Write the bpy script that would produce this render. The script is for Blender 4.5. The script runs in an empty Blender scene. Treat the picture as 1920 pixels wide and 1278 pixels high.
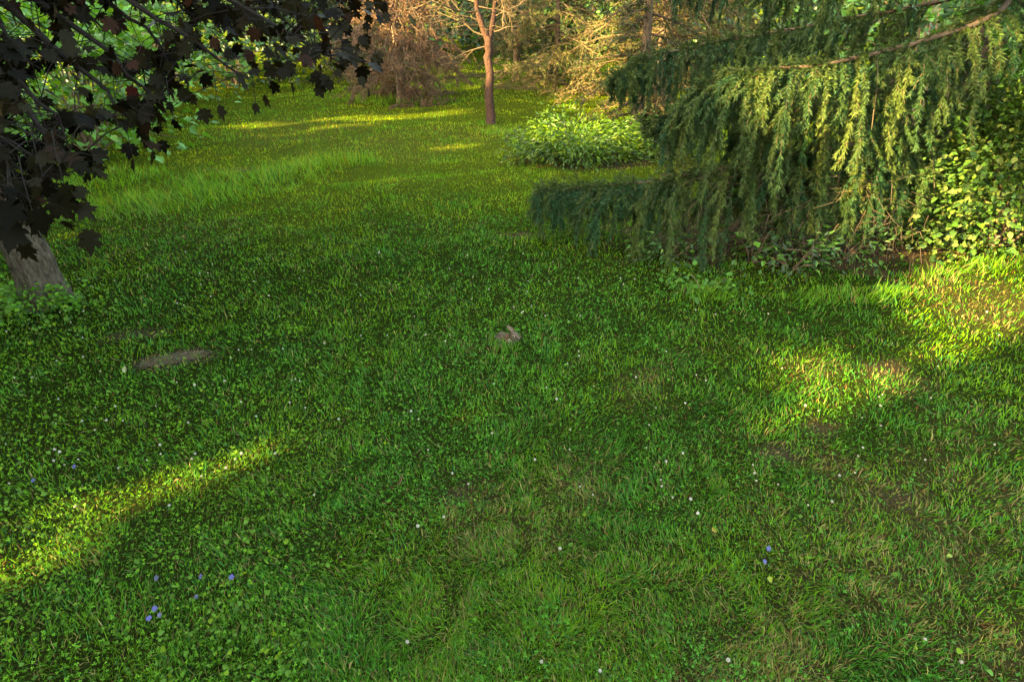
import bpy, bmesh, math
import numpy as np
from mathutils import Vector

sc = bpy.context.scene
COL = sc.collection
rng = np.random.default_rng(11)

# ------------------------------------------------------------------ camera
PITCH = math.radians(33.0)
EYE = np.array([0.0, 0.0, 1.75])
FPX = 1050.0                                    # focal length in photo pixels (1920 wide)
cam_d = bpy.data.cameras.new('camera')
cam_d.sensor_width = 36.0
cam_d.lens = 36.0 * FPX / 1920.0
cam_d.clip_start = 0.05
cam_d.clip_end = 1000.0
cam = bpy.data.objects.new('camera', cam_d)
COL.objects.link(cam)
cam.location = EYE
cam.rotation_euler = (math.pi / 2 - PITCH, 0, 0)
sc.camera = cam

# ------------------------------------------------------------------ sky and sun
SUN_EL = math.radians(24.0)
SUN_AZ = np.array([0.872, 0.489])               # ground direction the light travels
SUN_AZ /= np.linalg.norm(SUN_AZ)
L = np.array([SUN_AZ[0] * math.cos(SUN_EL), SUN_AZ[1] * math.cos(SUN_EL), -math.sin(SUN_EL)])
world = bpy.data.worlds.new('World')
sc.world = world
world.use_nodes = True
wn = world.node_tree.nodes
sky = wn.new('ShaderNodeTexSky')
sky.sky_type = 'NISHITA'
sky.sun_disc = False
sky.sun_elevation = SUN_EL
sky.sun_rotation = math.atan2(-SUN_AZ[0], -SUN_AZ[1])
sky.air_density = 1.0
sky.dust_density = 4.0
sky.ozone_density = 0.6
world.node_tree.links.new(sky.outputs[0], wn['Background'].inputs[0])
wn['Background'].inputs[1].default_value = 0.15
sun_d = bpy.data.lights.new('sun', 'SUN')
sun_d.energy = 3.6
sun_d.angle = math.radians(0.8)
sun_d.color = (1.0, 0.78, 0.42)
sun = bpy.data.objects.new('sun', sun_d)
COL.objects.link(sun)
sun.location = (-20, -10, 12)
sun.rotation_euler = Vector(L).to_track_quat('-Z', 'Y').to_euler()

sc.view_settings.view_transform = 'Standard'
sc.view_settings.look = 'None'
sc.view_settings.gamma = 1.0
sc.view_settings.exposure = 4.1
sc.view_settings.use_white_balance = True       # camera balanced for shade
sc.view_settings.white_balance_temperature = 8600
sc.view_settings.white_balance_tint = 6
sc.render.engine = 'CYCLES'
sc.cycles.max_bounces = 5
sc.cycles.diffuse_bounces = 3
sc.cycles.glossy_bounces = 2
sc.cycles.transmission_bounces = 3
sc.cycles.transparent_max_bounces = 4
sc.cycles.caustics_reflective = False
sc.cycles.caustics_refractive = False
sc.cycles.use_denoising = True
sc.cycles.use_adaptive_sampling = False
sc.cycles.sample_clamp_indirect = 0.12

# ------------------------------------------------------------------ numeric helpers
_tab = np.random.default_rng(3).random((256, 256))


def vnoise(x, y, s, seed=0):
    x = np.asarray(x, float) / s + seed * 17.31
    y = np.asarray(y, float) / s + seed * 9.77
    xi = np.floor(x).astype(int)
    yi = np.floor(y).astype(int)
    fx = x - xi
    fy = y - yi
    fx = fx * fx * (3 - 2 * fx)
    fy = fy * fy * (3 - 2 * fy)
    a = _tab[xi & 255, yi & 255]
    b = _tab[(xi + 1) & 255, yi & 255]
    c = _tab[xi & 255, (yi + 1) & 255]
    d = _tab[(xi + 1) & 255, (yi + 1) & 255]
    return (a * (1 - fx) + b * fx) * (1 - fy) + (c * (1 - fx) + d * fx) * fy


def fbm(x, y, s, seed=0, octs=3):
    t = 0.0
    w = 0.0
    for k in range(octs):
        t = t + vnoise(x, y, s / 2 ** k, seed + k * 3) * 0.5 ** k
        w += 0.5 ** k
    return t / w


def sstep(a, b, x):
    t = np.clip((np.asarray(x, float) - a) / (b - a), 0, 1)
    return t * t * (3 - 2 * t)


def Hgt(x, y):
    x = np.asarray(x, float)
    y = np.asarray(y, float)
    yy = np.clip(y, -40, 17)
    z = -0.05 * 0.6 * np.logaddexp(0, (yy - 3.9) / 0.6)
    crest = 3.85 + 0.12 * np.sin(x * 0.9) + 0.1 * vnoise(x, y * 0, 1.4, 5)
    z = z + 0.05 * np.exp(-((y - crest) / 0.35) ** 2) * sstep(-4, -1, x) * sstep(1.6, 0.4, x)
    z = z + 0.05 * (fbm(x, y, 1.7, 1) - 0.5) + 0.03 * (vnoise(x, y, 0.45, 2) - 0.5)
    z = z - 0.07 * np.exp(-((x + 1.9 - 0.5 * (y - 6)) / 1.6) ** 2 - ((y - 6.2 - 0.25 * (x + 2)) / 0.35) ** 2)
    z = z + (0.22 * (fbm(x, y, 3.2, 8) - 0.5) + 0.08 * (vnoise(x, y, 0.8, 9) - 0.5)) * sstep(4, 7, y)
    return z


CP, SP = math.cos(PITCH), math.sin(PITCH)


def ray(px, py):
    u = (px - 960.0) / FPX
    v = (py - 639.0) / FPX
    return np.array([u, CP - v * SP, -(SP + v * CP)])


def G(px, py):
    """point of the ground seen at a place in the photograph"""
    d = ray(px, py)
    lo = 0.3
    t = lo
    while t < 60:
        p = EYE + d * t
        if p[2] < Hgt(p[0], p[1]):
            break
        lo = t
        t += 0.1
    hi = t
    for _ in range(24):
        m = 0.5 * (lo + hi)
        p = EYE + d * m
        if p[2] < Hgt(p[0], p[1]):
            hi = m
        else:
            lo = m
    return EYE + d * hi


def at(px, py, t):
    return EYE + ray(px, py) * t


def nrm(v):
    v = np.asarray(v, float)
    return v / (np.linalg.norm(v, axis=-1, keepdims=True) + 1e-9)


def frames(d, n):
    """rotation matrices whose columns are side, along d, up near n"""
    d = nrm(d)
    s = nrm(np.cross(d, n))
    u = np.cross(s, d)
    return np.stack([s, d, u], axis=-1)


def rdir(n, up=0.0):
    v = rng.normal(size=(n, 3))
    v[:, 2] += up
    return nrm(v)


# ------------------------------------------------------------------ sunlit gaps (leaf openings cut to aim sunbeams at chosen spots)
SA = np.array([SUN_AZ[1], -SUN_AZ[0], 0.0])
SB = np.cross(L, SA)
SB = SB if SB[2] > 0 else -SB
GAPS = []


def gap(p, ra, rb, s=1.0):
    GAPS.append((float(np.dot(p, SA)), float(np.dot(p, SB)), ra, rb, s))


def in_gap(P, mg=0.0):
    """strength 0..1 with which a point lies in the path of a sunbeam"""
    a = P @ SA
    b = P @ SB
    out = np.zeros(len(P))
    wob = 0.75 + 0.55 * vnoise(a, b, 0.22, 21)
    for ga, gb, ra, rb, s in GAPS:
        q = np.sqrt(((a - ga) / (ra + mg)) ** 2 + ((b - gb) / (rb + mg)) ** 2)
        out = np.maximum(out, np.where(q < wob, s, 0))
    return out


def cut(P, mg=0.0):
    return rng.random(len(P)) >= in_gap(P, mg)


# ------------------------------------------------------------------ mesh helpers
def mesh(name, V, F, col=None, mat=None, smooth=False):
    V = np.ascontiguousarray(V, dtype=np.float32).reshape(-1, 3)
    F = np.ascontiguousarray(F, dtype=np.int32)
    k = F.shape[1]
    me = bpy.data.meshes.new(name)
    me.vertices.add(len(V))
    me.vertices.foreach_set('co', V.ravel())
    me.loops.add(F.size)
    me.loops.foreach_set('vertex_index', F.ravel())
    me.polygons.add(len(F))
    me.polygons.foreach_set('loop_start', np.arange(len(F), dtype=np.int32) * k)
    me.polygons.foreach_set('loop_total', np.full(len(F), k, dtype=np.int32))
    me.polygons.foreach_set('use_smooth', np.full(len(F), smooth, dtype=bool))
    if col is not None:
        c = np.ones((len(V), 4), dtype=np.float32)
        c[:, :3] = np.broadcast_to(col, (len(V), 3))
        a = me.color_attributes.new('Col', 'FLOAT_COLOR', 'POINT')
        a.data.foreach_set('color', c.ravel())
    me.update(calc_edges=True)
    if mat:
        me.materials.append(mat)
    return me


def obj(name, me, parent=None, kind=None, loc=None):
    o = bpy.data.objects.new(name, me)
    COL.objects.link(o)
    if parent is not None:
        o.parent = parent
    if kind:
        o['kind'] = kind
    if loc is not None:
        o.location = loc
    return o


def thing(name, loc, label, cat, group=None):
    o = bpy.data.objects.new(name, None)
    o.empty_display_size = 0.05
    COL.objects.link(o)
    o.location = loc
    o['label'] = label
    o['category'] = cat
    if group:
        o['group'] = group
    return o


def tag(o, label, cat, group=None):
    o['label'] = label
    o['category'] = cat
    if group:
        o['group'] = group
    return o


def bake(T, F, pos, R, scale, col):
    """copies of a small template, joined as plain geometry"""
    n = len(pos)
    k = len(T)
    scale = np.asarray(scale, float)
    if scale.ndim == 1:
        scale = scale[:, None].repeat(3, 1)
    TT = T[None] * scale[:, None, :]
    V = np.einsum('nij,nkj->nki', R, TT) + pos[:, None]
    FF = (F[None] + (np.arange(n) * k)[:, None, None]).reshape(-1, F.shape[1])
    C = np.repeat(np.asarray(col, float), k, axis=0)
    return V.reshape(-1, 3), FF, C


def join(parts):
    Vs, Fs, Cs = [], [], []
    o = 0
    for V, F, C in parts:
        if len(V) == 0:
            continue
        Vs.append(V)
        Fs.append(F + o)
        Cs.append(np.broadcast_to(C, (len(V), 3)))
        o += len(V)
    return np.concatenate(Vs), np.concatenate(Fs), np.concatenate(Cs)


def tube(P, R, sides, col):
    """tapered tube as quads"""
    P = np.asarray(P, float)
    n = len(P)
    R = np.broadcast_to(np.asarray(R, float), (n,))
    d = nrm(np.gradient(P, axis=0))
    ref = np.array([0.31, 0.17, 0.93]) if abs(d[0, 2]) < 0.85 else np.array([0.95, 0.2, 0.1])
    s = nrm(np.cross(d, ref))
    u = np.cross(s, d)
    a = np.arange(sides) * 2 * math.pi / sides
    V = P[:, None] + R[:, None, None] * (np.cos(a)[None, :, None] * s[:, None] + np.sin(a)[None, :, None] * u[:, None])
    i = np.arange(n - 1)[:, None] * sides
    j = np.arange(sides)[None]
    jn = (j + 1) % sides
    F = np.stack([i + j, i + jn, i + sides + jn, i + sides + j], -1).reshape(-1, 4)
    return V.reshape(-1, 3), F, np.broadcast_to(col, (n * sides, 3))


def spline(cps, n):
    c = np.asarray(cps, float)
    c = np.vstack([2 * c[0] - c[1], c, 2 * c[-1] - c[-2]])
    m = len(c) - 3
    t = np.linspace(0, m - 1e-6, n)
    i = t.astype(int)
    f = (t - i)[:, None]
    a, b, cc, d = c[i], c[i + 1], c[i + 2], c[i + 3]
    return 0.5 * (2 * b + (cc - a) * f + (2 * a - 5 * b + 4 * cc - d) * f ** 2 + (3 * b - a - 3 * cc + d) * f ** 3)


# ------------------------------------------------------------------ materials
def leafmat(name, rough=0.5, trans=0.35, spec=0.35, tcol=(1.25, 1.15, 0.55)):
    m = bpy.data.materials.new(name)
    m.use_nodes = True
    nt = m.node_tree
    n = nt.nodes
    l = nt.links
    p = n['Principled BSDF']
    a = n.new('ShaderNodeAttribute')
    a.attribute_name = 'Col'
    tx = n.new('ShaderNodeTexNoise')
    tx.inputs['Scale'].default_value = 55
    tc = n.new('ShaderNodeNewGeometry')
    l.new(tc.outputs['Position'], tx.inputs['Vector'])
    mr = n.new('ShaderNodeMapRange')
    mr.inputs['To Min'].default_value = 0.72
    mr.inputs['To Max'].default_value = 1.28
    l.new(tx.outputs['Fac'], mr.inputs['Value'])
    mu = n.new('ShaderNodeVectorMath')
    mu.operation = 'SCALE'
    l.new(a.outputs['Color'], mu.inputs[0])
    l.new(mr.outputs['Result'], mu.inputs['Scale'])
    l.new(mu.outputs[0], p.inputs['Base Color'])
    p.inputs['Roughness'].default_value = rough
    p.inputs['Specular IOR Level'].default_value = spec
    if trans > 0:
        t = n.new('ShaderNodeBsdfTranslucent')
        tm = n.new('ShaderNodeVectorMath')
        tm.operation = 'MULTIPLY'
        tm.inputs[1].default_value = tcol
        l.new(mu.outputs[0], tm.inputs[0])
        l.new(tm.outputs[0], t.inputs['Color'])
        mx = n.new('ShaderNodeMixShader')
        mx.inputs[0].default_value = trans
        l.new(p.outputs[0], mx.inputs[1])
        l.new(t.outputs[0], mx.inputs[2])
        l.new(mx.outputs[0], n['Material Output'].inputs['Surface'])
    return m


def barkmat(name, c1, c2, scale=30, stretch=0.25, bump=0.5):
    m = bpy.data.materials.new(name)
    m.use_nodes = True
    nt = m.node_tree
    n = nt.nodes
    l = nt.links
    p = n['Principled BSDF']
    g = n.new('ShaderNodeNewGeometry')
    mp = n.new('ShaderNodeMapping')
    mp.inputs['Scale'].default_value = (1, 1, stretch)
    l.new(g.outputs['Position'], mp.inputs['Vector'])
    t = n.new('ShaderNodeTexNoise')
    t.inputs['Scale'].default_value = scale
    t.inputs['Detail'].default_value = 6
    t.inputs['Roughness'].default_value = 0.7
    l.new(mp.outputs[0], t.inputs['Vector'])
    v = n.new('ShaderNodeTexVoronoi')
    v.feature = 'DISTANCE_TO_EDGE'
    v.inputs['Scale'].default_value = scale * 1.6
    l.new(mp.outputs[0], v.inputs['Vector'])
    r = n.new('ShaderNodeValToRGB')
    r.color_ramp.elements[0].position = 0.32
    r.color_ramp.elements[0].color = (*c1, 1)
    r.color_ramp.elements[1].position = 0.68
    r.color_ramp.elements[1].color = (*c2, 1)
    l.new(t.outputs['Fac'], r.inputs[0])
    l.new(r.outputs[0], p.inputs['Base Color'])
    p.inputs['Roughness'].default_value = 0.9
    p.inputs['Specular IOR Level'].default_value = 0.2
    ad = n.new('ShaderNodeMath')
    ad.operation = 'MULTIPLY_ADD'
    ad.inputs[1].default_value = 0.6
    l.new(v.outputs['Distance'], ad.inputs[0])
    l.new(t.outputs['Fac'], ad.inputs[2])
    b = n.new('ShaderNodeBump')
    b.inputs['Strength'].default_value = bump
    b.inputs['Distance'].default_value = 0.02
    l.new(ad.outputs[0], b.inputs['Height'])
    l.new(b.outputs[0], p.inputs['Normal'])
    return m


M_GRASS = leafmat('grass_blade', 0.65, 0.40, 0.12)
M_CLOVER = leafmat('clover_leaf', 0.6, 0.35, 0.15)
M_MAPLE = leafmat('purple_maple_leaf', 0.5, 0.2, 0.035, (1.6, 0.7, 0.4))
M_LEAF = leafmat('green_leaf', 0.45, 0.35, 0.4)
M_VINE = leafmat('vine_leaf', 0.6, 0.30, 0.2)
M_NEEDLE = leafmat('spruce_needle', 0.55, 0.2, 0.12)
M_DRY = leafmat('dry_twig', 0.85, 0.0, 0.15)
M_DRYLEAF = leafmat('dry_needle', 0.7, 0.25, 0.2, (1.2, 1.0, 0.7))
M_PETAL = leafmat('petal', 0.6, 0.3, 0.2, (1, 1, 1))
M_FUR = leafmat('rabbit_fur', 0.8, 0.0, 0.15)
M_BARK = barkmat('maple_bark', (0.010, 0.008, 0.006), (0.115, 0.094, 0.066), 48, 0.3, 1.0)
M_TWIG = barkmat('dark_twig', (0.005, 0.004, 0.003), (0.016, 0.012, 0.008), 60, 0.6, 0.5)
M_REDBARK = barkmat('red_bark', (0.008, 0.005, 0.003), (0.070, 0.031, 0.017), 40, 0.25, 1.0)
M_BOUGH = barkmat('bough_bark', (0.025, 0.017, 0.011), (0.11, 0.075, 0.045), 40, 0.5, 0.6)
M_SPRUCEBARK = barkmat('spruce_bark', (0.05, 0.035, 0.025), (0.22, 0.15, 0.10), 26, 0.4, 0.6)
M_SOIL = barkmat('bare_soil', (0.012, 0.009, 0.005), (0.048, 0.038, 0.022), 90, 1.0, 1.0)
M_EYE = bpy.data.materials.new('rabbit_eye')
M_EYE.use_nodes = True
M_EYE.node_tree.nodes['Principled BSDF'].inputs['Base Color'].default_value = (0.006, 0.004, 0.003, 1)
M_EYE.node_tree.nodes['Principled BSDF'].inputs['Roughness'].default_value = 0.12

# ------------------------------------------------------------------ spots aimed at by the cut leaf openings
def gg(px, py, ra, rb, s=1.0):
    gap(G(px, py), ra, rb, s)


def ga(px, py, t, ra, rb, s=1.0):
    gap(at(px, py, t), ra, rb, s)


# lawn by the vine bush and the bush itself
gg(1775, 545, 0.36, 0.26)
gg(1865, 590, 0.40, 0.27)
gg(1990, 600, 0.35, 0.2)
gg(2080, 550, 0.5, 0.3)
ga(1850, 440, 3.9, 0.42, 0.34)
ga(1810, 380, 3.9, 0.25, 0.30)
ga(1900, 300, 3.9, 0.2, 0.2, 0.8)
# oval patches on the near lawn
gg(1530, 705, 0.22, 0.15)
gg(1470, 735, 0.10, 0.05, 0.85)
gg(1690, 722, 0.10, 0.07, 0.93)
gg(1165, 483, 0.10, 0.06)
# faint streaks
gg(60, 1015, 0.18, 0.13, 0.93)
gg(160, 980, 0.17, 0.13, 0.93)
gg(270, 945, 0.16, 0.13, 0.92)
gg(380, 900, 0.10, 0.09, 0.72)
gg(590, 715, 0.08, 0.07, 0.72)
gg(870, 655, 0.06, 0.04, 0.65)
# far lawn
gg(720, 222, 0.38, 0.44)
gg(560, 250, 0.2, 0.25, 0.9)
gg(830, 214, 0.26, 0.26)
gg(640, 236, 0.16, 0.2)
gg(870, 273, 0.22, 0.2)
gg(490, 236, 0.26, 0.2)
gg(870, 138, 0.35, 0.25)
gg(890, 163, 0.25, 0.16)
# trees behind
for px, py, t, ra, rb in [(1060, 60, 10.5, 1.5, 1.0), (1000, 60, 11.5, 1.0, 0.9), (1250, 60, 10, 1.2, 1.0), (1150, 150, 10, 1.2, 0.7), (1010, 140, 10, 0.6, 0.5),
                          (900, 5, 9.6, 0.5, 0.4), (890, 60, 9.6, 0.2, 0.15), (760, 30, 11, 1.1, 0.55), (840, 40, 11, 0.8, 0.5), (690, 20, 11, 0.5, 0.4),
                          (1050, 205, 6.7, 0.65, 0.25), (1020, 240, 6.5, 0.3, 0.12), (1230, 210, 8, 0.5, 0.25)]:
    ga(px, py, t, ra, rb)
# hanging spruce boughs
for px, py, t, ra, rb, s in [(1550, 250, 3.4, 0.22, 0.40, 1), (1640, 270, 3.4, 0.26, 0.42, 1), (1600, 160, 3.4, 0.25, 0.15, 1), (1500, 160, 3.5, 0.12, 0.12, 1), (1400, 160, 3.5, 0.16, 0.09, 1),
                             (1460, 200, 3.5, 0.08, 0.22, 1), (1720, 190, 3.4, 0.16, 0.30, 0.9), (1850, 60, 3.4, 0.25, 0.2, 0.9), (1560, 60, 3.8, 0.06, 0.2, 0.8),
                             (1330, 170, 3.7, 0.1, 0.06, 0.8), (1740, 340, 3.5, 0.06, 0.14, 0.9), (1620, 420, 3.6, 0.12, 0.1, 0.7), (1470, 20, 3.8, 0.04, 0.15, 0.8)]:
    ga(px, py, t, ra, rb, s)
GV = [(30, 210), (90, 170), (160, 250)]
for px, py in GV:
    ga(px, py, 7, 0.3, 0.3, 0.35)

# ------------------------------------------------------------------ lawn fields
BARE = [(325, 672, 0.21, 0.08, 0.35, 0.72), (1452, 845, 0.085, 0.055, -0.3, 0.75), (862, 920, 0.06, 0.025, 0.1, 0.8), (970, 440, 0.14, 0.05, 0.0, 0.8),
        (485, 318, 0.5, 0.10, 0.25, 0.8), (1555, 800, 0.12, 0.05, 0.0, 0.6), (1660, 690, 0.1, 0.05, 0.1, 0.6),
        (255, 625, 0.14, 0.06, 0.2, 0.7), (1690, 930, 0.12, 0.06, 0, 0.5)]
BAREG = [(G(a, b), ra, rb, ang, s) for a, b, ra, rb, ang, s in BARE]
BAREG.append((np.array([2.4, 4.3, 0.0]), 1.4, 0.60, 0.0, 0.95))      # needle litter, brown put in to darken the shade below the spruce
BAREG.append((np.array([0.95, 7.0, 0.0]), 0.8, 0.5, 0.0, 0.9))        # shaded earth below the green shrub


def bare(x, y):
    o = np.zeros(np.shape(x))
    w = 0.45 + 1.1 * vnoise(x, y, 0.05, 31)
    for p, ra, rb, ang, s in BAREG:
        ca, sa = math.cos(ang), math.sin(ang)
        dx = x - p[0]
        dy = y - p[1]
        q = np.sqrt(((dx * ca + dy * sa) / ra) ** 2 + ((-dx * sa + dy * ca) / rb) ** 2) / w
        o = np.maximum(o, s * sstep(1.25, 0.75, q))
    return o


DRY_LIT = [(G(a, b), r, s) for a, b, r, s in [(900, 975, 0.24, 0.7), (1050, 1000, 0.2, 0.6), (1215, 705, 0.12, 0.8), (1500, 1010, 0.3, 0.5), (1750, 990, 0.25, 0.6),
                                           (1890, 1250, 0.25, 0.9), (1640, 1130, 0.25, 0.5), (1290, 1150, 0.3, 0.35), (1860, 575, 0.5, 0.75), (1770, 540, 0.3, 0.5), (1540, 700, 0.25, 0.4), (560, 250, 1.5, 0.5),  # dry spots, and straw yellow painted in where the sun patches fall
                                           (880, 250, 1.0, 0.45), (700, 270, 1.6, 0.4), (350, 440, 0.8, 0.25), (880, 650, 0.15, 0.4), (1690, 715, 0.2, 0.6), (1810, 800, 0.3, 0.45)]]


def dry(x, y):  # real dryness plus the sunlit yellow painted at the lit patches
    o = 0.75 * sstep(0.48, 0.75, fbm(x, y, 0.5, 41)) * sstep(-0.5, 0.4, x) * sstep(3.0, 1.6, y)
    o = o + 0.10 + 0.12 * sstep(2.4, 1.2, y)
    for p, r, s in DRY_LIT:
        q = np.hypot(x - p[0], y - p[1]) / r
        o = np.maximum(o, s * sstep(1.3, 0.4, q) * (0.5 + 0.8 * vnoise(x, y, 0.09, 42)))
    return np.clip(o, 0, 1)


CREST_NOISE = 0.5


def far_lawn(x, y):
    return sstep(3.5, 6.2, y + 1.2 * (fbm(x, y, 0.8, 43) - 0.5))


def clover_amt(x, y):
    c = sstep(0.42, 0.62, fbm(x, y, 0.55, 44))
    c = np.maximum(c, 0.85 * np.exp(-((x + 0.1) / 1.3) ** 2 - ((y - 2.9) / 0.75) ** 2))
    c = np.maximum(c, 0.9 * sstep(-0.3, -1.2, x) * sstep(3.0, 2.0, y))
    c = c * (1 - far_lawn(x, y)) * sstep(2.6, 1.0, x) * (1 - 0.65 * sstep(0.1, 1.0, x) * sstep(2.2, 1.6, y))
    return np.clip(c, 0, 1)


TUFT = [(G(a, b), ra, rb, ang, h) for a, b, ra, rb, ang, h in [
    (230, 395, 0.8, 0.3, 0.25, 0.13), (330, 375, 1.0, 0.35, 0.3, 0.14), (450, 340, 0.9, 0.35, 0.3, 0.15), (560, 318, 0.6, 0.4, 0.2, 0.17), (630, 305, 0.5, 0.35, 0.1, 0.2),
    (780, 196, 1.3, 0.35, 0.0, 0.22), (690, 190, 0.8, 0.3, 0.0, 0.2), (1760, 520, 0.35, 0.1, 0.2, 0.09), (1870, 500, 0.5, 0.12, 0.2, 0.08), (180, 340, 0.8, 0.5, 0.4, 0.13),
    (945, 655, 0.10, 0.06, 0, 0.05), (925, 645, 0.06, 0.06, 0, 0.05), (1320, 560, 0.25, 0.12, 0.1, 0.10), (1600, 560, 0.5, 0.12, 0.1, 0.06), (930, 250, 0.5, 0.3, 0, 0.12)]]


def tuft(x, y):
    o = np.zeros(np.shape(x))
    w = 0.7 + 0.6 * vnoise(x, y, 0.18, 51)
    for p, ra, rb, ang, h in TUFT:
        ca, sa = math.cos(ang), math.sin(ang)
        dx = x - p[0]
        dy = y - p[1]
        q = np.sqrt(((dx * ca + dy * sa) / ra) ** 2 + ((-dx * sa + dy * ca) / rb) ** 2) / w
        o = np.maximum(o, h * sstep(1.2, 0.6, q))
    return o


# ------------------------------------------------------------------ ground
def build_ground():
    xs = np.concatenate([-np.geomspace(220, 6.2, 34), np.arange(-6, 6.01, 0.085), np.geomspace(6.2, 220, 34)])
    ys = np.concatenate([-np.geomspace(120, 0.7, 22), np.arange(-0.5, 7.5, 0.085), np.arange(7.5, 24, 0.25), np.geomspace(24.5, 320, 22)])
    X, Y = np.meshgrid(xs, ys)
    Z = Hgt(X, Y)
    Z = Z - 0.012 * bare(X, Y)
    V = np.stack([X, Y, Z], -1).reshape(-1, 3)
    w = len(xs)
    i = (np.arange(len(ys) - 1)[:, None] * w + np.arange(w - 1)[None]).ravel()
    F = np.stack([i, i + 1, i + w + 1, i + w], -1)
    x, y = V[:, 0], V[:, 1]
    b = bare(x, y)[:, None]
    fl = far_lawn(x, y)[:, None]
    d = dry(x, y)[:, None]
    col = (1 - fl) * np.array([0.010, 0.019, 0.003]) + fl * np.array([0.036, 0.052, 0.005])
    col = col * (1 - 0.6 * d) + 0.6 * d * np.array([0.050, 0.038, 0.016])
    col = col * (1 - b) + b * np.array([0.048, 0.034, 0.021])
    m = leafmat('lawn_soil', 1.0, 0.0, 0.0)
    nt = m.node_tree
    bmp = nt.nodes.new('ShaderNodeBump')
    nz = nt.nodes.new('ShaderNodeTexNoise')
    nz.inputs['Scale'].default_value = 90
    nz.inputs['Detail'].default_value = 5
    g = nt.nodes.new('ShaderNodeNewGeometry')
    nt.links.new(g.outputs['Position'], nz.inputs['Vector'])
    bmp.inputs['Distance'].default_value = 0.03
    bmp.inputs['Strength'].default_value = 0.9
    nt.links.new(nz.outputs['Fac'], bmp.inputs['Height'])
    nt.links.new(bmp.outputs[0], nt.nodes['Principled BSDF'].inputs['Normal'])
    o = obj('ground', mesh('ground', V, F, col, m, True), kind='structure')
    o['label'] = 'mown lawn ground with bare soil spots, falling gently to the woods'


build_ground()


def scatter_ground(n, dmin, dmax, azmax=1.08, power=1.0):
    """points round the camera's standing place, thinning with distance"""
    lo, hi = math.log(dmin + 0.5), math.log(dmax + 0.5)
    d = np.exp(lo + (hi - lo) * rng.random(n) ** power) - 0.5
    a = (rng.random(n) * 2 - 1) * azmax
    return d * np.sin(a), d * np.cos(a), d


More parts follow.
